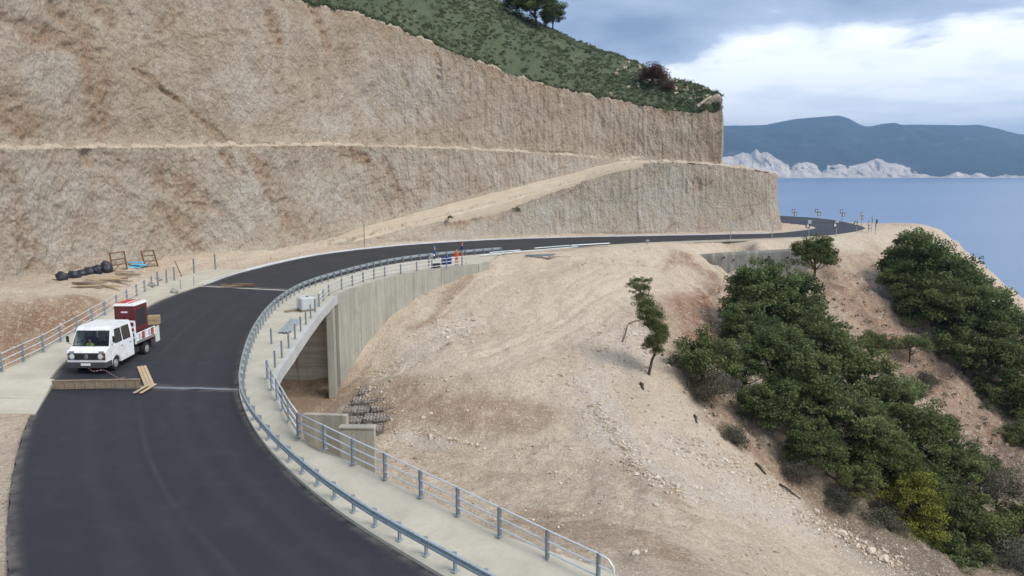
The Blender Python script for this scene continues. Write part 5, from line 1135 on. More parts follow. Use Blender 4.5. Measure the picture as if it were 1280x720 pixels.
# ================================================================== people
def human(loc, rz, mats, label, pose='stand', helmet=None, s=1.0, parent=None, name='person'):
    """one skinned body; joints in metres, facing +y"""
    J = {'pelvis': (0, 0, .95), 'waist': (0, .0, 1.12), 'chest': (0, 0, 1.34), 'neck': (0, .01, 1.50), 'chin': (0, .02, 1.58), 'head': (0, .02, 1.68), 'crown': (0, .01, 1.78)}
    for sd_, q in (('l', -1), ('r', 1)):
        J['sh' + sd_] = (q * .19, 0, 1.42); J['el' + sd_] = (q * .25, .02, 1.15); J['wr' + sd_] = (q * .25, .12, .92); J['pa' + sd_] = (q * .25, .15, .84)
        J['hp' + sd_] = (q * .10, 0, .90); J['kn' + sd_] = (q * .11, .03, .50); J['an' + sd_] = (q * .12, -.01, .08); J['to' + sd_] = (q * .13, .16, .04)
    if pose == 'bend':
        for k, v in {'waist': (0, .10, 1.05), 'chest': (0, .30, 1.18), 'neck': (0, .43, 1.24), 'chin': (0, .50, 1.24), 'head': (0, .56, 1.27), 'crown': (0, .62, 1.33)}.items(): J[k] = v
        for q, sd_ in ((-1, 'l'), (1, 'r')): J['sh' + sd_] = (q * .18, .34, 1.2); J['el' + sd_] = (q * .2, .42, .93); J['wr' + sd_] = (q * .12, .60, .80); J['pa' + sd_] = (q * .1, .66, .76)
    if pose == 'crouch':
        for k, v in {'pelvis': (0, -.1, .42), 'waist': (0, -.02, .58), 'chest': (0, .12, .78), 'neck': (0, .2, .92), 'chin': (0, .26, .97), 'head': (0, .28, 1.05), 'crown': (0, .28, 1.15)}.items(): J[k] = v
        for q, sd_ in ((-1, 'l'), (1, 'r')): J['hp' + sd_] = (q * .1, -.08, .42); J['kn' + sd_] = (q * .2, .32, .50); J['an' + sd_] = (q * .18, .06, .08); J['to' + sd_] = (q * .2, .22, .04); J['sh' + sd_] = (q * .18, .14, .85); J['el' + sd_] = (q * .24, .38, .66); J['wr' + sd_] = (q * .12, .55, .52); J['pa' + sd_] = (q * .1, .6, .48)
    if pose == 'sit':
        for k in J: J[k] = (J[k][0], J[k][1], J[k][2] - .5)
        for q, sd_ in ((-1, 'l'), (1, 'r')): J['kn' + sd_] = (q * .14, .45, .46); J['an' + sd_] = (q * .14, .5, .08); J['to' + sd_] = (q * .14, .66, .04); J['el' + sd_] = (q * .27, .12, .68); J['wr' + sd_] = (q * .17, .38, .74); J['pa' + sd_] = (q * .15, .45, .76)
    if pose == 'walk':
        J['knl'] = (-.1, .18, .52); J['anl'] = (-.1, .16, .1); J['tol'] = (-.1, .33, .06); J['knr'] = (.1, -.03, .5); J['anr'] = (.1, -.28, .14); J['tor'] = (.1, -.14, .05); J['wrl'] = (-.25, -.08, .92); J['pal'] = (-.25, -.08, .84)
    Rd = dict(pelvis=.15, waist=.135, chest=.16, neck=.06, chin=.075, head=.10, crown=.07, sh=.075, el=.05, wr=.032, pa=.035, hp=.10, kn=.065, an=.045, to=.038)
    E = [('pelvis', 'waist'), ('waist', 'chest'), ('chest', 'neck'), ('neck', 'chin'), ('chin', 'head'), ('head', 'crown')]
    for q in 'lr': E += [('chest', 'sh' + q), ('sh' + q, 'el' + q), ('el' + q, 'wr' + q), ('wr' + q, 'pa' + q), ('pelvis', 'hp' + q), ('hp' + q, 'kn' + q), ('kn' + q, 'an' + q), ('an' + q, 'to' + q)]
    ks = list(J); me = bpy.data.meshes.new('b'); me.from_pydata([J[k] for k in ks], [(ks.index(a), ks.index(b)) for a, b in E], []); o = bpy.data.objects.new('b', me); COL.objects.link(o)
    md = o.modifiers.new('s', 'SKIN'); md.use_smooth_shade = True; sv = me.skin_vertices[0].data
    for i, k in enumerate(ks):
        r_ = Rd.get(k, Rd.get(k[:2], .05)); sv[i].radius = (r_ * (1.15 if k in ('pelvis', 'chest', 'waist') else 1), r_); sv[i].use_root = (k == 'pelvis')
    o.modifiers.new('u', 'SUBSURF').levels = 1; dg = bpy.context.evaluated_depsgraph_get(); m2 = bpy.data.meshes.new_from_object(o.evaluated_get(dg)); bpy.data.objects.remove(o)
    m2.materials.clear()
    for mm in mats: m2.materials.append(mm)      # top, trousers, skin, boots
    Jn = {k: Vector(v) for k, v in J.items()}
    def near(c):
        best, bk = 9, None
        for a, b in E:
            A_, B_ = Jn[a], Jn[b]; t = max(0, min(1, (c - A_).dot(B_ - A_) / (B_ - A_).length_squared)); d = (c - A_ - (B_ - A_) * t).length
            if d < best: best, bk = d, b
        return bk
    for p in m2.polygons:
        b = near(p.center); p.material_index = 2 if b in ('neck', 'chin', 'head', 'crown') or b[:2] == 'pa' else 3 if b[:2] == 'to' else 1 if b[:2] in ('hp', 'kn', 'an') else 0; p.use_smooth = True
    body = link('person_body', m2); 
    if parent is None: root = empty(name, loc, rz, label, 'person')
    else: root = parent
    body.name = 'body'; body.parent = root; body.scale = (s, s, s)
    H_ = Jn['head']; up = (Jn['crown'] - Jn['chin']).normalized(); fw = Vector((0, 1, 0)) if abs(up.y) < .7 else Vector((0, .2, -1)); fw = (fw - up * fw.dot(up)).normalized(); rt = up.cross(fw)
    fm = MB(); fm.tube([H_ + fw * .085 + up * .01, H_ + fw * .125 - up * .02], [.012, .018], 5); 
    for q in (-1, 1): fm.tube([H_ + rt * q * .09, H_ + rt * q * .112], [.03, .022], 6)
    fm.build('face', M_skin, body, True)
    em = MB()
    for q in (-1, 1): em.box(H_ + fw * .098 + rt * q * .035 + up * .025, (.022, .012, .012))
    em.box(H_ + fw * .096 - up * .05, (.045, .01, .008)); em.build('eyes_and_mouth', M_black, body)
    hm = MB()
    for q in 'lr':
        w_, p_ = Jn['wr' + q], Jn['pa' + q]; d = (p_ - w_).normalized(); sx = d.cross(Vector((0, 0, 1))); sx = (sx if sx.length > .1 else Vector((1, 0, 0))).normalized(); dn = Vector((0, .3, -.5)) if pose == 'stand' else d * .3 + Vector((0, 0, -.5))
        for f_ in range(4):
            a_ = p_ + sx * (f_ - 1.5) * .019; L_ = (.072, .082, .078, .062)[f_]; k1_ = a_ + d * L_ * .6; hm.tube([a_, k1_, k1_ + (d + dn * .8).normalized() * L_ * .5], [.010, .009, .007], 5)
        hm.tube([w_.lerp(p_, .5) + sx * .02, p_ + sx * .05, p_ + sx * .055 + d * .035], [.012, .010, .008], 5)
    hm.build('hands', M_skin, body, True)
    if helmet is not None:
        m = MB(); prof = [(.125, 0), (.12, .05), (.09, .10), (.04, .125), (.001, .13)]; rings = []
        for r_, z_ in prof: rings.append([m.b.verts.new(H_ + up * (.045 + z_) + (rt * math.cos(t) + fw * math.sin(t)) * r_) for t in [2 * math.pi * k / 12 for k in range(12)]])
        for A_, B_ in zip(rings, rings[1:]):
            for k in range(12): m.b.faces.new((A_[k], A_[(k + 1) % 12], B_[(k + 1) % 12], B_[k]))
        c_ = H_ + up * .05; m.poly([c_ + rt * -.11, c_ + rt * .11, c_ + rt * .08 + fw * .17, c_ - rt * .08 + fw * .17, c_ + rt * -.11 + up * .012, c_ + rt * .11 + up * .012, c_ + rt * .08 + fw * .17 + up * .008, c_ - rt * .08 + fw * .17 + up * .008], [(0, 1, 2, 3), (4, 7, 6, 5), (2, 6, 7, 3), (0, 4, 5, 1)])
        m.build('helmet', helmet, body, True)
    return root

# ================================================================== truck
def truck():
    A_ = on_road(85, 467); B_ = on_road(137, 470); o0 = (A_ + B_) / 2; d = B_ - A_; rz = math.atan2(d.y, d.x) + math.radians(3)
    root = empty('truck', tuple(o0 + Vector((-.08, .1, 0))), rz, 'white crew cab flatbed truck parked on the black road carrying a maroon machine', 'truck'); root.scale = (1.07,) * 3
    w_ = 1.02
    body = MB()
    def xw(z): return w_ - max(0, (z - 1.28)) * .17
    ar = [(.97 + .43 * math.cos(t), .36 + .43 * math.sin(t)) for t in [math.pi * k / 8 for k in range(8, -1, -1)]]
    low = [(-.02, .42), (-.02, 1.08), (.06, 1.16), (.42, 1.28), (2.88, 1.28), (2.88, .40)] + ar[::-1]
    top = [(.42, 1.28), (.82, 1.98), (.98, 2.10), (2.76, 2.12), (2.88, 2.02), (2.88, 1.28)]
    for sg_ in (-1, 1):
        V_ = [(sg_ * xw(z), y, z) for y, z in low]; body.poly(V_, [tuple(range(len(V_)))])
        V_ = [(sg_ * xw(z), y, z) for y, z in top]; body.poly(V_, [tuple(range(len(V_)))])
    def cross(pts): 
        for (y1, z1_), (y2, z2_) in zip(pts, pts[1:]): body.poly([(-xw(z1_), y1, z1_), (xw(z1_), y1, z1_), (xw(z2_), y2, z2_), (-xw(z2_), y2, z2_)], [(0, 1, 2, 3)])
    cross([(-.02, .42), (-.02, 1.08), (.06, 1.16), (.42, 1.28)]); cross([(.82, 1.98), (.98, 2.10), (2.76, 2.12), (2.88, 2.02), (2.88, .40)])
    cross(ar)
    # windscreen frame (border around the opening)
    def ws(u, v): y = .42 + .40 * v; z = 1.28 + .70 * v; return Vector((u * xw(z), y, z))
    for u0, u1, v0, v1 in ((-1, -.93, 0, 1), (.93, 1, 0, 1), (-.93, .93, 0, .05), (-.93, .93, .92, 1)): body.poly([ws(u0, v0), ws(u1, v0), ws(u1, v1), ws(u0, v1)], [(0, 1, 2, 3)])
    bmesh.ops.remove_doubles(body.b, verts=body.b.verts, dist=.001)
    cab = body.build('cab', M_white, root)
    g_ = MB().poly([ws(-.93, .05), ws(.93, .05), ws(.93, .92), ws(-.93, .92)], [(0, 1, 2, 3)]).build('windscreen', M_glass, cab)
    sl_ = MB()
    for u0, u1, v0, v1 in ((-.95, -.92, .03, .94), (.92, .95, .03, .94), (-.95, .95, .02, .06), (-.95, .95, .91, .94)):
        a_ = [ws(u0, v0), ws(u1, v0), ws(u1, v1), ws(u0, v1)]; n_ = Vector((0, -.87, .49)) * .012; sl_.poly([q + n_ for q in a_] + a_, [(0, 1, 2, 3), (0, 4, 5, 1), (1, 5, 6, 2), (2, 6, 7, 3), (3, 7, 4, 0)])
    sl_.build('windscreen_seal', M_black, cab)
    for x0 in (-.55, .15):
        n_ = Vector((0, -.03, .02)); MB().beam(ws(x0, .02) + n_, ws(x0 + .55, .12) + n_, .02, .02).build('wiper', M_black, cab)
    # interior
    MB().box((0, .62, 1.18), (1.85, .35, .12)).box((0, 1.6, .62), (1.9, 2.3, .05)).box((0, 1.62, .95), (1.8, .12, .7)).build('dashboard_and_floor', M_black, cab)
    for x in (-.5, .5): MB().box((x, 1.30, .85), (.5, .5, .14), bev=.03).box((x, 1.55, 1.2), (.5, .12, .65), bev=.03).build('seat', M_dark, cab)
    MB().tube([(-.5 + .19 * math.cos(t), .92 + .06 * math.sin(t), 1.2 + .17 * math.sin(t)) for t in [2 * math.pi * k / 12 for k in range(13)]], .016, 5).build('steering_wheel', M_black, cab)
    # front
    f = -.035
    MB().box((0, f, .92), (1.96, .04, .30), bev=.01).build('grille', M_black, root)
    gs = MB()
    for z in (.83, .89, .95, 1.01): gs.box((0, f - .025, z), (1.1, .012, .012))
    gs.build('grille_slats', M_dark, root)
    em_ = MB(); cc_ = Vector((0, f - .035, .92)); em_.tube([cc_ + Vector((.09 * math.cos(t), 0, .09 * math.sin(t))) for t in [2 * math.pi * k / 16 for k in range(17)]], .009, 5)
    for k in range(3): t = math.pi / 2 + k * 2 * math.pi / 3; em_.tube([cc_, cc_ + Vector((.085 * math.cos(t), 0, .085 * math.sin(t)))], [.012, .004], 5)
    em_.build('emblem', M_galv, root)
    for x in (-.74, .74):
        h_ = MB(); h_.tube([(x, f - .015, .92), (x, f - .045, .92)], [.115, .105], 16); hl = h_.build('headlight', M_lamp, root, False); MB().tube([(x, f - .012, .92), (x, f - .03, .92)], [.135, .135], 16).build('lamp_ring', M_galv, hl)
        MB().box((x * 1.24, f - .008, .92), (.07, .03, .13)).build('indicator', M_amber, root)
    for x in (-.78, .78): MB().box((x, .0, 1.115), (.28, .03, .05)).build('vent', M_black, root)
    MB().prism([(-.99, 0), (-.99, .4), (-.93, .4), (-.93, .06)] if False else [(-1.04, .5), (-1.04, -.08), (-.98, -.14), (.98, -.14), (1.04, -.08), (1.04, .5), (.98, .5), (.98, -.04), (-.98, -.04), (-.98, .5)], .38, .66, 'z').build('bumper', simple('bumper_grey', (.05, .055, .06), .6), root)
    MB().box((0, -.155, .56), (.5, .02, .12)).build('number_plate', simple('plate', (.7, .7, .66), .5), root)
    MB().box((0, .4, .36), (1.7, .7, .1)).build('underbody', M_dark, root)
    # doors, windows
    for sg_ in (-1, 1):
        def sp(y, z, o_=.006): return Vector((sg_ * (xw(z) + o_), y, z))
        for (ya_, yb, nm) in ((.98, 1.72, 'front_door'), (1.78, 2.62, 'rear_door')):
            y_l = ya_ + (.0 if nm != 'front_door' else 0); dm = MB(); dp = .018
            V_ = [sp(ya_ - (.28 if nm == 'front_door' else 0) * 0, .50 if nm != 'front_door' else .80, dp), sp(yb, .50, dp), sp(yb, 1.27, dp), sp(ya_, 1.27, dp)]
            if nm == 'front_door': V_ = [sp(1.42, .50, dp), sp(yb, .50, dp), sp(yb, 1.27, dp), sp(.72, 1.27, dp), sp(.72, .86, dp), sp(1.0, .84, dp), sp(1.3, .7, dp)]
            n_ = len(V_); V2 = [Vector((q.x - sg_ * .03, q.y, q.z)) for q in V_]; dm.poly(V_ + V2, [tuple(range(n_))] + [(i, (i + 1) % n_, n_ + (i + 1) % n_, n_ + i) for i in range(n_)])
            door = dm.build(nm, M_white, root); MB().box(sp(yb - .14, 1.12, .03), (.03, .13, .03)).build('handle', M_black, door)
            q_ = [sp(ya_ + (-.02 if nm == 'front_door' else .04), 1.34, .010), sp(yb - .05, 1.34, .010), sp(yb - .05, 1.93, .010), sp(ya_ + (.16 if nm == 'front_door' else .04), 1.93, .010)]
            wn = MB().poly(q_, [(0, 1, 2, 3)]).build('side_window', M_glassd, door); fm_ = MB()
            for a_, b_2 in zip(q_, q_[1:] + q_[:1]): fm_.beam(a_, b_2, .03, .03)
            fm_.build('window_frame', M_black, wn)
        mi = MB().tube([sp(.62, 1.32), (sg_ * 1.22, .50, 1.42), (sg_ * 1.22, .50, 1.75)], .012, 5).build('mirror_arm', M_black, root); MB().box((sg_ * 1.22, .49, 1.60), (.15, .04, .28), bev=.01).build('mirror', M_black, mi)
        MB().tube([(sg_ * .93, 2.8, 1.28 - .02), (sg_ * .93, 2.8, .5)], .01, 4).build('drip_strip', M_dark, root)
        # wheel arch liner
    # wheels
    def wheel(x, y, wd, nm='wheel'):
        t = MB(); R_1 = .37; sg_ = 1 if x > 0 else -1
        t.tube([(x - sg_ * wd / 2, y, R_1), (x - sg_ * wd / 2 + sg_ * .03, y, R_1), (x + sg_ * wd / 2 - sg_ * .03, y, R_1), (x + sg_ * wd / 2, y, R_1)], [R_1 * .93, R_1, R_1, R_1 * .93], 22); o = t.build(nm, M_tyre, root, False)
        r = MB(); r.tube([(x + sg_ * (wd / 2 - .01), y, R_1), (x + sg_ * (wd / 2 + .012), y, R_1)], [.22, .2], 16); r.tube([(x + sg_ * wd / 2, y, R_1), (x + sg_ * (wd / 2 + .05), y, R_1)], [.08, .06], 10); r.build('rim', simple('wheel_rim', (.35, .35, .34), .5, .3), o)
    for x in (-.86, .86): wheel(x, .97, .22)
    for x in (-.80, .80): wheel(x, 4.35, .42)
    MB().box((.42, 2.85, .62), (.09, 4.6, .18)).box((-.42, 2.85, .62), (.09, 4.6, .18)).box((0, 4.35, .37), (1.3, .12, .12)).box((.75, 3.3, .55), (.35, .6, .32)).box((-.75, 3.3, .55), (.35, .6, .32)).build('chassis', M_dark, root)
    for x in (-.8, .8): MB().box((x, 4.35, .82), (.46, .95, .03)).box((x, 4.86, .6), (.46, .02, .42)).build('mudguard', M_black, root)
    # bed
    y0, y1 = 3.02, 5.30
    bed = MB().box((0, (y0 + y1) / 2, .93), (2.16, y1 - y0, .10)).build('bed', simple('bed_floor', (.22, .21, .20), .7), root)
    for sg_ in (-1, 1):
        for k in range(2):
            ya_ = y0 + .04 + k * 1.13; b = MB(); b.box((sg_ * 1.08, ya_ + .55, 1.19), (.04, 1.10, .40), bev=.006)
            for z in (1.03, 1.19, 1.35): b.box((sg_ * 1.108, ya_ + .55, z), (.016, 1.08, .03))
            s_ = b.build('side_board', M_white, root)
            MB().box((sg_ * 1.112, ya_ + (.78 if k == 0 else .72), 1.2), (.03, .3, .34)).build('red_panel', M_red, s_); MB().box((sg_ * 1.112, ya_ + .35, 1.2), (.03, .16, .3)).build('blue_panel', simple('pale_blue_print', (.35, .45, .55), .6), s_)
        MB().box((sg_ * 1.08, y0 - .02, 1.45), (.07, .07, 1.1)).build('stake', M_white, root)
    hb = MB()
    for z in (1.2, 1.45, 1.7, 1.98): hb.box((0, y0 - .02, z), (2.1, .045, .09))
    for x in (-.5, 0, .5): hb.box((x, y0 + .03, 1.5), (.05, .04, 1.0))
    hb.build('headboard', M_white, root)
    tg = MB(); tg.box((0, y1 + .03, 1.02), (2.1, .04, .12)); tg.build('tailgate', M_white, root)
    MB().box((1.10, y1 + .22, .93), (.04, .5, .8), bev=.01).build('open_tail_board', simple('pale_green_paint', (.55, .60, .55), .6), root)
    tl = MB(); tl.box((.85, y1 + .06, .72), (.3, .04, .12)); tl.build('tail_light', M_red, root); MB().box((-.85, y1 + .06, .72), (.3, .04, .12)).build('tail_light', M_red, root)
    def stretch(o):
        for c in o.children:
            if c.type == 'MESH' and 'done' not in c.data:
                for v in c.data.vertices:
                    if v.co.z > .7: v.co.z = .7 + (v.co.z - .7) * 1.18
                c.data['done'] = 1
            stretch(c)
    stretch(root)
    mw = lambda p: Matrix.Translation(root.location) @ Matrix.Rotation(rz, 4, 'Z') @ (Vector(p) * 1.07)
    # driver
    human(tuple(mw((-.5, 1.28, .56))), rz + math.pi, [M_lime, M_navy, M_skin, M_black], 'driver in a bright lime vest seated behind the windscreen of the white truck', 'sit', None, .88)
    # machine on the bed
    g = empty('generator', tuple(mw((.20, 4.42, 1.036))), rz, 'maroon boxed generator with a red and white striped lid standing on the truck bed', 'generator')
    g.scale = (.92, .90, 1.72); MB().box((0, 0, .72), (1.35, 1.75, .96), bev=.03).build('housing', M_maroon, g)
    lid = MB(); V_ = [(-.72, -.92, 1.2), (.72, -.92, 1.2), (.72, .92, 1.2), (-.72, .92, 1.2), (-.60, -.80, 1.34), (.60, -.80, 1.34), (.60, .80, 1.34), (-.60, .80, 1.34)]
    lid.poly([(x, y, 1.2 + (z - 1.2) * .6) for x, y, z in V_], [(3, 2, 1, 0), (4, 5, 6, 7), (0, 1, 5, 4), (1, 2, 6, 5), (2, 3, 7, 6), (3, 0, 4, 7)]); l_ = lid.build('lid', simple('white_lid', (.66, .64, .62), .5), g)
    MB().box((-.28, 0, 1.290), (.60, 1.58, .012)).build('red_stripe', M_red, l_); MB().box((.30, 0, 1.290), (.12, 1.58, .012)).build('red_stripe', M_red, l_)
    MB().box((0, -.883, .98), (.42, .012, .05)).build('pale_lettering_strip', M_white, g)
    MB().box((.681, .0, .75), (.012, 1.2, .6), bev=.003).build('vent_door', M_dark, g); MB().box((.5, -.6, 1.25), (.12, .3, .1)).build('lifting_eye', M_white, g)
    sk = MB(); sk.box((-.5, 0, .1), (.12, 1.7, .2)).box((.5, 0, .1), (.12, 1.7, .2)); sk.box((0, -.3, .18), (1.2, .9, .12)); sk.build('skid', M_dark, g)
    bk = empty('bucket', tuple(mw((.72, 3.3, 1.036))), 0, 'blue bucket on the truck bed just behind the cab', 'bucket'); t_ = MB(); t_.tube([(0, 0, 0), (0, 0, .32), (0, 0, .36), (0, 0, .36), (0, 0, .05)], [.15, .19, .2, .175, .14], 14, True).build('pail', M_blue, bk, True); MB().tube([(.19 * math.cos(t), 0, .34 + .2 * math.sin(t)) for t in [math.pi * k / 8 for k in range(9)]], .006, 4).build('handle', M_galv, bk)
    cp = empty('toolbox', tuple(mw((-.45, 3.3, 1.036))), rz, 'black toolbox on the truck bed behind the cab', 'toolbox'); MB().box((0, 0, .18), (.7, .4, .36), bev=.02).build('case', M_black, cp); MB().tube([(-.15, 0, .36), (-.12, 0, .42), (.12, 0, .42), (.15, 0, .36)], .012, 5).build('handle', M_galv, cp)
truck()
def box_thing(name, px, py, dims, rz, mat, label, cat, onf=on_road):
    p = onf(px, py); root = empty(name, tuple(p), rz, label, cat); x, y, z = dims
    MB().box((0, 0, z / 2), (x, y, z), bev=.01).build('carton', mat, root); MB().box((0, 0, z + .004), (x * .12, y * .99, .006)).build('tape_strip', M_woodd, root)
    for s in (-1, 1): MB().box((0, s * (y / 2 + .006), z * .5), (x * .9, .008, z * .2)).build('band', M_woodd, root)
box_thing('cardboard_box', 193, 405, (.78, .6, .62), .3, M_card, 'brown cardboard box on the road edge behind the truck tail', 'box')

# ================================================================== things on the road and walkways
def board(name, a, b, w_, th, mat, parent=None, lift=0, up=(0, 0, 1)):
    a = Vector(a); b = Vector(b); m = MB(); m.beam((0, 0, 0), b - a, w_, th, up); o = m.build(name, mat, parent); o.location = a + Vector((0, 0, lift)) - (parent.location if parent else Vector()); return o
fb = empty('formwork_board', tuple(on_road(120, 487)), 0, 'long brown formwork board set on edge across the road in front of the truck', 'board')
a = on_road(66, 487); b = on_road(176, 490.5); a.z = b.z = max(a.z, b.z); n3_ = 3
for k in range(n3_): board('plank', a.lerp(b, k / n3_ + .002), a.lerp(b, (k + 1) / n3_ - .002), .055, .42, M_woodp, fb, .23)
board('top_batten', a, b, .13, .05, M_woodd, fb, .47)
for t in np.linspace(.04, .96, 9):
    p_ = a.lerp(b, t); d_ = Vector((.03, -.06, 0)); board('stud', p_ + d_, p_ + d_ + Vector((0, 0, .38)), .05, .05, M_woodd, fb, .03, (1, 0, 0))
for (q, lb) in ((((177, 459), (187.5, 484)), 'pale plank lying along the road by the end of the formwork board'), (((172, 493.5), (191, 482)), 'short pale plank lying across the foot of the longer plank')):
    a, b = on_road(*q[0]), on_road(*q[1]); r = empty('plank', tuple(a), 0, lb, 'plank', 'pale planks on the road'); sgn = (b - a).cross(Vector((0, 0, 1))).normalized(); dz = .06 if 'short' not in lb else .10
    for k in (-1, 0, 1) if dz < .08 else (-1, 1): board('board_strip', a + sgn * k * .17, b + sgn * k * .17, .15, .035, M_wood, r, dz)
tp = [on_road(*q) for q in ((88, 460.5), (97, 462), (108, 462.5), (120, 466), (133, 466), (143, 470), (152, 473), (160, 476))]; tz = [.35, .25, .28, .14, .2, .14, .05, .25]
r = empty('warning_tape', tuple(tp[0]), 0, 'red and white warning tape sagging low in front of the truck bumper', 'tape'); lp = cr([tuple(q + Vector((0, -.25, z))) for q, z in zip(tp, tz)], 60); l2_ = lp.copy(); l2_[:, 2] += .055; o = strip('tape', [lp - np.array(tp[0]), l2_ - np.array(tp[0])], M_tape, r)
st_ = MB(); st_.tube([(0, 0, 0), (0, 0, .6)], .015, 5); s_ = st_.build('stake', M_rust, r); s_.location = (0, 0, 0)
s2_ = MB().tube([(0, 0, 0), (.05, 0, .5)], .015, 5).build('stake', M_rust, r); s2_.location = tp[-1] - tp[0]

# IBC tank
def ibc():
    p = on_rw(383, 388); r = empty('water_tank', tuple(p), math.radians(38), 'white caged plastic water tank on a dark pallet standing on the bridge walkway', 'tank'); r.rotation_euler.x = math.radians(3)
    MB().box((0, 0, .62), (1.12, .92, .92), bev=.06).build('plastic_tank', simple('milky_plastic', (.58, .60, .58), .4), r)
    pm = MB()
    for y in (-.4, 0, .4): pm.box((0, y, .06), (1.2, .12, .12))
    for x in (-.5, -.25, 0, .25, .5): pm.box((x, 0, .14), (.14, 1.0, .025))
    pm.build('pallet', M_woodd, r); c = MB()
    for z in (.2, .36, .52, .68, .84, 1.0, 1.12):
        c.tube([(-.6, -.5, z), (.6, -.5, z), (.6, .5, z), (-.6, .5, z), (-.6, -.5, z)], .014, 5)
    for x in np.linspace(-.6, .6, 7):
        for y in (-.5, .5): c.tube([(x, y, .15), (x, y, 1.12)], .012, 5)
    for y in np.linspace(-.5, .5, 5):
        for x in (-.6, .6): c.tube([(x, y, .15), (x, y, 1.12)], .012, 5)
    for x in (-.25, .25): c.tube([(x, -.5, 1.13), (x, .5, 1.13)], .016, 5)
    c.build('cage', M_rail, r); MB().tube([(.1, .1, 1.08), (.1, .1, 1.13)], .09, 12).build('filler_cap', M_red if False else M_black, r)
    t = empty('timber_block', tuple(on_rw(365, 389)), 0, 'short brown timber on the walkway beside the white water tank', 'timber'); MB().beam((-.5, -.35, .06), (.5, .25, .06), .14, .1).build('block', M_woodp, t); MB().beam((-.4, -.45, .05), (.35, .0, .05), .1, .08).build('block', M_woodd, t)
ibc()
def wbeam(name, a, b, label, group, lift=.04, tilt=0):
    a = Vector(a); b = Vector(b); d = b - a; L_ = d.length; r = empty(name, tuple(a), 0, label, 'beam', group); pr = [(-.165, .0), (-.12, .07), (-.06, .07), (-.02, -.0), (.02, 0), (.06, .07), (.12, .07), (.165, 0)]
    n_ = d.normalized().cross(Vector((0, 0, 1))).normalized(); rows_ = [np.array([list(n_ * x + Vector((0, 0, z + lift))), list(d + n_ * x + Vector((0, 0, z + lift)))]) for x, z in pr] + [np.array([list(n_ * x + Vector((0, 0, z + lift - .006))), list(d + n_ * x + Vector((0, 0, z + lift - .006)))]) for x, z in pr[::-1]]
    o = strip('rail_profile', rows_ + [rows_[0]], M_galv, r, smooth=False); return r
for i, (q0, q1, lb) in enumerate((((350.5, 417), (365, 399.5), 'galvanised beam lying on the bridge walkway, left of the loose bundle'), ((356, 417.5), (370, 400.5), 'galvanised beam lying in the middle of the bundle on the bridge walkway'), ((361, 416), (375, 400), 'galvanised beam lying at the right of the bundle on the bridge walkway'))):
    wbeam('guardrail_beam', on_rw(*q0), on_rw(*q1), lb, 'loose guardrail beams on the bridge walkway', .05 + .03 * (i == 1))
def gr(px, py): return hit(px, py, 60)
for i, (q0, q1, lb) in enumerate((((600, 322.5), (640, 319), 'nearest long galvanised beam laid along the road past the workers'), ((641, 318.6), (682, 315.2), 'second long beam laid end to end along the road past the workers'), ((683, 315), (722, 311.6), 'third long beam laid end to end along the road'), ((612, 319.3), (650, 316), 'galvanised beam lying inside the row on the road edge past the workers'), ((668, 313.6), (712, 310), 'galvanised beam lying on the road edge inside the third beam'), ((714, 310), (762, 307.2), 'galvanised beam farthest along the road edge'))):
    a, b = on_road(*q0), on_road(*q1); wbeam('guardrail_beam', a + Vector((0, 0, .05)), b + Vector((0, 0, .05)), lb, 'long guardrail beams laid out along the far road', .30); wb = bpy.context.scene.collection.objects[-1]
r = empty('steel_bundle', tuple(gr(675, 322)), 0, 'bundle of dark grey posts on wooden blocks beside the far road', 'bundle'); b0 = r.location.copy()
for k in range(7): MB().beam(Vector((-1.9 + .15 * k, -.1 * k, .22 + .07 * (k % 3))), Vector((1.6 + .2 * (k % 3), .9 - .12 * k, .24 + .07 * (k % 3))), .1, .1).build('steel_post', M_galvd, r)
for x, y in ((-1.2, .0), (.2, .3), (1.1, .4)): MB().beam((x, y - .7, .08), (x + .1, y + .7, .08), .12, .14).build('timber_block', M_woodd, r)
r = empty('timber_plank', tuple(gr(700, 321.5)), 0, 'thin dark plank sticking out right of the steel bundle', 'plank'); MB().beam((-1.2, -.05, .08), (1.4, .25, .05), .14, .05).build('board_strip', M_woodd, r)

# workers
def worker(px, py, rz, mats, lb, pose, hel, onf=on_rw, s=1.0): return human(tuple(onf(px, py)), rz, mats, lb, pose, hel, s)
M_hred = simple('red_helmet', (.6, .05, .03), .35); M_hwhite = simple('white_helmet', (.7, .7, .7), .35); M_hblue = simple('blue_helmet', (.05, .2, .5), .35)
worker(571, 331.5, 2.6, [M_orange, M_orange, M_skin, M_black], 'worker in full orange workwear standing at the end of the far railing', 'stand', None)
worker(578, 322, 2.2, [M_navy, M_greycl, M_skin, M_black], 'worker with a red helmet and dark jacket behind the orange worker', 'stand', M_hred, on_road)
worker(543.5, 326.5, 1.2, [simple('dark_blue_workwear', (.02, .065, .17), .85), M_navy, M_skin, M_black], 'worker in blue leaning over between the barrier and the blue drum', 'stand', M_hblue, on_road, .98)
worker(536, 334, -1.2, [M_greycl, M_greycl, M_skin, M_black], 'worker in grey clothes bending down by the small machine on the far walkway', 'bend', M_hwhite)
p = on_rw(555, 330.5); r = empty('drum', tuple(p), 0, 'blue plastic drum beside the workers on the far walkway', 'drum'); m = MB(); m.tube([(0, 0, 0), (0, 0, .04), (0, 0, .3), (0, 0, .33), (0, 0, .36), (0, 0, .6), (0, 0, .63), (0, 0, .66), (0, 0, .88), (0, 0, .92)], [.27, .29, .30, .315, .30, .30, .315, .30, .29, .26], 18).build('barrel', M_blue, r, True); MB().tube([(.12, 0, .92), (.12, 0, .96)], .04, 8).build('bung', M_black, r)
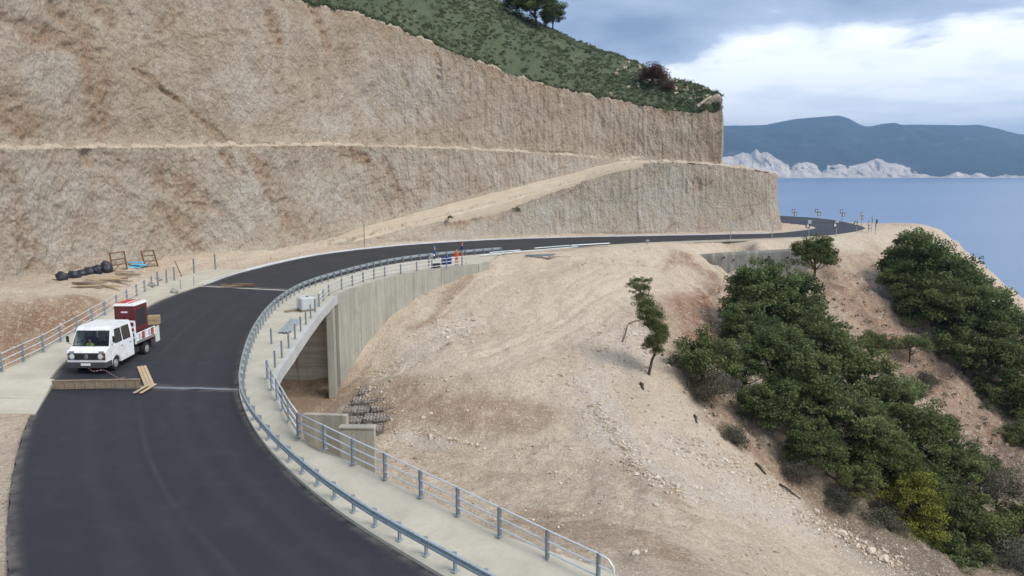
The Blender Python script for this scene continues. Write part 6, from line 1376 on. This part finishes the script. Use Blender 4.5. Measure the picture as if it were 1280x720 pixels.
p = on_rw(560, 331); r = empty('drum', tuple(p + Vector((.1, .25, 0))), 0, 'second blue drum touching the first, nearer the orange worker', 'drum'); MB().tube([(0, 0, 0), (0, 0, .04), (0, 0, .3), (0, 0, .33), (0, 0, .36), (0, 0, .6), (0, 0, .66), (0, 0, .88), (0, 0, .92)], [.27, .29, .30, .315, .30, .30, .30, .29, .26], 18).build('barrel', M_blue, r, True); MB().tube([(.12, 0, .92), (.12, 0, .96)], .04, 8).build('bung', M_black, r)
p = on_rw(545, 335); r = empty('compressor', tuple(p), .4, 'small dark machine on the walkway at the feet of the bending worker', 'machine'); MB().box((0, 0, .35), (.9, .5, .35), bev=.05).build('engine', M_dark, r); MB().tube([(-.5, 0, .2), (.5, 0, .2)], .16, 12).build('air_tank', simple('dull_red', (.25, .08, .06), .5), r); MB().tube([(.45, -.25, .5), (.8, -.25, .8), (.8, .25, .8), (.45, .25, .5)], .02, 5).build('handle', M_galvd, r)
for y in (-.3, .3): MB().tube([(-.3, y - .04, .14), (-.3, y + .04, .14)], .14, 12).build('wheel', M_tyre, r)

# debris on the far joint of the road
def bars(px0, px1, py, n, mat, root, r=.02, L_=2.2, nm='bar', z=.06, sp=.5, wood=False, onf=on_road):
    rg = random.Random(px0)
    for k in range(n):
        p = onf(px0 + (px1 - px0) * rg.random(), py + rg.uniform(-3.0, 3.0)) - root.location; a = rg.uniform(-.35, .35); d = Vector((math.cos(a), math.sin(a), 0)) * L_ * rg.uniform(.35, .6); zz = Vector((0, 0, z + .035 * (k % 5)))
        if wood: MB().beam(p - d + zz, p + d + zz, rg.uniform(.08, .16), .035).build(nm, mat, root)
        else: MB().tube([p - d + zz, p + zz + Vector((0, 0, .05)), p + d + zz], r, 5).build(nm, mat, root, True)
r = empty('scrap_pile', tuple(on_road(298, 358)), 0, 'low heap of brown planks and bars left across the far road joint', 'scrap'); bars(284, 312, 357.5, 12, M_woodp, r, nm='plank', wood=True, L_=1.6); bars(284, 314, 357, 8, M_rust, r, nm='bar', L_=1.8)

# ================================================================== things at the foot of the left cliff
def lump(name, px, py, w_, h_, mat, lb, cat, grp, seed, onf=gnd):
    p = onf(px, py); s = w_ / F * p.y / 2; sh = h_ / F * p.y / 2; bm = bmesh.new(); bmesh.ops.create_icosphere(bm, subdivisions=3, radius=1); 
    for v in bm.verts:
        c = v.co; k = 1 + .22 * float(vn(c.x * 2.2 + seed, c.y * 2.2, c.z * 2.2, seed)) + .12 * float(vn(c.x * 5 + seed, c.y * 5, c.z * 5, seed + 1)); v.co = Vector((c.x * s * 1.1, c.y * s * .8, max(c.z, -.6) * sh * 1.15)) * k
    me = bpy.data.meshes.new(name); bm.to_mesh(me); bm.free(); me.materials.append(mat)
    for q in me.polygons: q.use_smooth = True
    root = empty(name, tuple(p), 0, lb, cat, grp); o = link('sack', me, root); o.location = (0, 0, sh * .6); MB().tube([(0, 0, sh * 1.5), (.05, .02, sh * 1.8)], [.09, .04], 6).build('knot', mat, root)
for i, (x, y, w_, h_, lb) in enumerate(((78, 350, 15, 12, 'black bag at the left end of the row under the cliff'), (92, 347.5, 15, 10, 'second black bag from the left in the row under the cliff'), (101, 345.5, 12, 10, 'third black bag from the left, small one in the row'), (111, 343.5, 14, 11, 'fourth black bag from the left in the middle of the row'), (121, 341.5, 13, 12, 'fifth black bag from the left, just before the tall one'), (133, 340.5, 16, 16, 'tall black bag at the right end of the row beside the first rack'))): lump('rubbish_bag', x, y, w_, h_, M_bag, lb, 'bag', 'black bags in a row under the cliff', i + 3)
def rack(px0, py0, px1, py1, htop, dxp, lb, rungs):
    a = gnd(px0, py0); b = gnd(px1, py1); Y = max(a.y, b.y); r = empty('steel_rack', tuple(a), 0, lb, 'rack', 'steel racks leaning on the cliff foot'); up_ = PY(px0 - dxp, htop, a.y + 1.2) - a; b = b - a; a = Vector()
    for (q, nm) in ((a, 'upright'), (b, 'upright')): MB().beam(q, q + up_, .11, .11, (0, 1, 0)).build(nm, M_rust if nm else M_dsteel, r)
    for t in rungs: MB().beam(a + up_ * t, b + up_ * t, .09, .09).build('rung', M_rust, r)
    MB().beam(a + up_ * .02, b + up_ * .55, .04, .04).build('brace', M_rust, r)
rack(141, 340, 159, 337, 316.5, 4, 'left steel rack leaning against the cliff foot beside the black bags', (.04, .33, .62, .98))
rack(182, 334, 197.5, 333, 313.5, 6, 'right steel rack leaning against the cliff foot beyond the blue sheets', (.04, .35, .68, .98))
r = empty('plastic_sheet', tuple(gnd(170, 335)), 0, 'bright blue plastic sheets folded on the ground between the two racks', 'sheet')
for k, (x, y) in enumerate(((166, 335), (173, 333), (170, 331))):
    p = gnd(x, y) - r.location; gxs = np.linspace(-.8, .8, 12); gys = np.linspace(-.35, .35, 8); XX, YY = np.meshgrid(gxs, gys, indexing='ij'); ZZ = .12 + .1 * k + .10 * fbm(XX * 2 + k, YY * 2, o=3, seed=k); o = mesh_np('sheet', np.stack([XX + p.x, YY + p.y, ZZ + p.z], -1).reshape(-1, 3), grid_faces(12, 8), M_cyan, r)
    o.modifiers.new('t', 'SOLIDIFY').thickness = .08
def timber(px0, px1, py0, py1, n, mat, lb, L_, seed, nm='timber_pile'):
    r = empty(nm, tuple(gnd((px0 + px1) / 2, (py0 + py1) / 2)), 0, lb, 'timber', 'timber heaps under the left cliff'); rg = random.Random(seed)
    for k in range(n):
        p = gnd(rg.uniform(px0, px1), rg.uniform(py0, py1)) - r.location; a = rg.uniform(-.12, .30); d = Vector((math.cos(a), math.sin(a), rg.uniform(-.03, .03))) * L_ * rg.uniform(.35, .6); z_ = Vector((0, 0, .1 + .05 * (k % 5))); MB().beam(p - d + z_, p + d + z_, rg.uniform(.10, .22), rg.uniform(.04, .09)).build('plank', mat if rg.random() > .35 else M_woodd, r)
timber(104, 134, 355, 360, 9, M_wood, 'pale planks heaped nearest the road under the cliff', 2.6, 1); timber(105, 148, 348.5, 352, 10, M_wood, 'long row of pale planks lying behind the nearest heap', 2.8, 2); timber(152, 166, 342.5, 346, 9, M_woodp, 'dark brown timber heap to the right of the pale planks', 1.6, 3)
for (x0, y0, x1, y1, lb) in ((230, 350, 218.5, 326, 'thin rusty pole leaning left by the end of the left railing'),):
    a = gnd(x0, y0); q = PY(x1, y1, a.y + .6); r = empty('pole', tuple(a), 0, lb, 'pole'); MB().tube([(0, 0, -.2), q - a], .04, 6).build('pole_shaft', M_rust, r); MB().beam((-.2, 0, .05), (.2, 0, .05), .1, .1).build('foot', M_woodd, r)
a = gnd(455.5, 309); r = empty('pole', tuple(a), 0, 'thin upright survey pole between the far road and the ramp', 'pole'); MB().tube([(0, 0, -.2), (.02, 0, 3.1)], .04, 6).build('pole_shaft', M_dsteel, r); MB().box((0, 0, .06), (.3, .3, .12)).build('foot', M_conc, r)
lump('cement_sack', 218, 366, 9, 7, simple('grey_paper', (.32, .31, .29), .9), 'grey sack lying on the left walkway beyond the cardboard box', 'sack', None, 21, on_lw)
for (x, y, s, k, lb) in ((190, 358, 6, 4, 'left grey rubble sack by the end of the left railing'), (199, 350, 5, 5, 'right grey rubble sack near the three joined posts')): lump('cement_sack', x, y, s * 1.5, s, simple('grey_paper', (.30, .29, .27), .9), lb, 'sack', None, k, gnd)
r = empty('green_sheet', tuple(hit(920, 545, 55)), 0, 'crumpled turquoise sheet caught on the bank below the spoil edge', 'sheet'); XX, YY = np.meshgrid(np.linspace(-.6, .6, 14), np.linspace(-.35, .35, 9), indexing='ij'); o = mesh_np('sheet', np.stack([XX, YY - XX * .5, .28 + .12 * fbm(XX * 4, YY * 4, o=3, seed=2) - XX * .45], -1).reshape(-1, 3), grid_faces(14, 9), M_green, r); o.modifiers.new('t', 'SOLIDIFY').thickness = .04
def log(q0, q1, r_, lb, nm='log', mat=None):
    a, b = hit(*q0), hit(*q1); r = empty(nm, tuple(a), 0, lb, 'log'); d = b - a; MB().tube([(0, 0, .08), d * .35 + Vector((.05, 0, .14)), d * .7 + Vector((-.04, 0, .1)), d + Vector((0, 0, .08))], [r_, r_ * .85, r_ * .7, r_ * .4], 7).build('stem', mat or M_bark, r, True); MB().tube([d * .5 + Vector((0, 0, .1)), d * .5 + Vector((.2, .15, .35))], [r_ * .4, .01], 5).build('branch_stub', mat or M_bark, r, True)
log((974, 606), (1001, 625), .10, 'thin dead branch lying along the spoil edge above the trees'); log((944, 580), (958, 594), .12, 'dark broken branch in the stones of the spoil edge'); log((801, 480), (805, 488), .14, 'short brown stump below the leaning tree'); log((868, 520), (872, 530), .10, 'small dead stick on the spoil left of the grey brush')
log((778, 428), (786, 405), .06, 'bare roots hanging left of the leaning tree'); log((786, 405), (800, 401), .05, 'bare root reaching from the bank to the leaning tree')
# small marker posts at the far road
for x, y, lb in ((809.5, 306.5, 'small grey marker on the near kerb in the middle of the far road'),):
    p = on_road(x, y); r = empty('marker', tuple(p), 0, lb, 'marker'); MB().box((0, 0, .3), (.12, .12, .6)).build('post_shaft', M_galvd, r); MB().box((0, 0, .66), (.5, .1, .2)).build('reflector_box', M_alu, r)

# ================================================================== chevron signs on the bend
M_chw = simple('sign_white', (.78, .78, .76), .5, 0, .3, .03); 
def chevron_plate(par, z, side, face):
    s = .34; pl_ = MB().box((0, 0, 0), (2 * s, .02, 2 * s)).build('plate', M_black, par); pl_.location = (side * .30, -.05 * face, z)
    m = MB(); t = .011 * -face; c = side
    for off in (-.13, .13):
        V_ = [(off - .16 * 1, t, .27), (off - .02, t, .27), (off + .15, t, 0), (off - .02, t, -.27), (off - .16, t, -.27), (off + .01, t, 0)]; V_ = [(x * .8, y * 1.6, z_ * .85) for x, y, z_ in V_]
        m.poly(V_, [tuple(range(6))] if t > 0 else [tuple(range(5, -1, -1))])
    m.build('chevron', M_chw, pl_)
def sign(px, pyb, pyt, lb, rz, n=2, back=False):
    # the picture gives the foot; the height follows from the top
    p = P(px, pyb, 1.2); p.z = max(ground_z(p.x, p.y), .4); dep = p.y * math.cos(PITCH) + (ZC - p.z) * math.sin(PITCH); h = (pyb - pyt) / F * dep; r = empty('chevron_sign', tuple(p), rz, lb, 'sign', 'chevron signs around the far bend')
    MB().tube([(0, 0, -.3), (0, 0, h)], .05, 8).build('post_shaft', M_alu, r)
    for k in range(n): chevron_plate(r, h - .32 - .62 * k, 1 if k % 2 else -1, 1)
    if n == 1: pass
def gnd2(px, py):
    p = hit(px, py, 90)
    return p
sg = [(992.4, 269.5, 257, 'leftmost far chevron sign standing against the sea', 3.5, 2), (1021.7, 271.5, 256.5, 'second chevron sign from the left along the sea side of the bend', 3.3, 2), (1052, 276.5, 260, 'third chevron sign from the left along the sea side of the bend', 3.6, 2), (1076.6, 282, 262, 'fourth chevron sign from the left along the sea side of the bend', 3.9, 2),
      (1089.3, 286, 264.5, 'tallest chevron sign of the group of three at the tip of the bend', 4.2, 2), (1094.5, 287.5, 268, 'rightmost chevron sign at the tip of the bend', 4.5, 2), (1085.5, 286.5, 271.5, 'short chevron sign in front of the group of three at the tip of the bend', 4.0, 2)]
for x, yb, yt, lb, a, n in sg: sign(x, yb, yt, lb, a + math.pi, n)
for x, yb, yt, lb, k in ((913, 301.5, 277.5, 'leftmost grey sign post on the near side of the far road with its back turned', 0), (965, 299.5, 276, 'second grey backed sign on the near side of the far road by the cliff corner', 0), (1010.8, 296.5, 275, 'third sign on the near side of the far road left of the inner bend', 1), (1045, 295.5, 274, 'fourth sign with black and white plates on the near side of the bend', 1), (1070.6, 291, 272.5, 'grey backed sign on the near side at the end of the bend', 1)):
    p = gnd2(x, yb); dep = p.y * math.cos(PITCH) + (ZC - p.z) * math.sin(PITCH); h = (yb - yt) / F * dep; r = empty('road_sign', tuple(p), .2, lb, 'sign', 'signs on the near side of the far road'); MB().tube([(0, 0, -.3), (0, 0, h)], .05, 8).build('post_shaft', M_alu, r)
    MB().box((0, -.06, h - .28), (.62, .025, .56), bev=.004).build('plate', M_alu, r)
    if k: chevron_plate(r, h - .9, -1, 1)
haze()
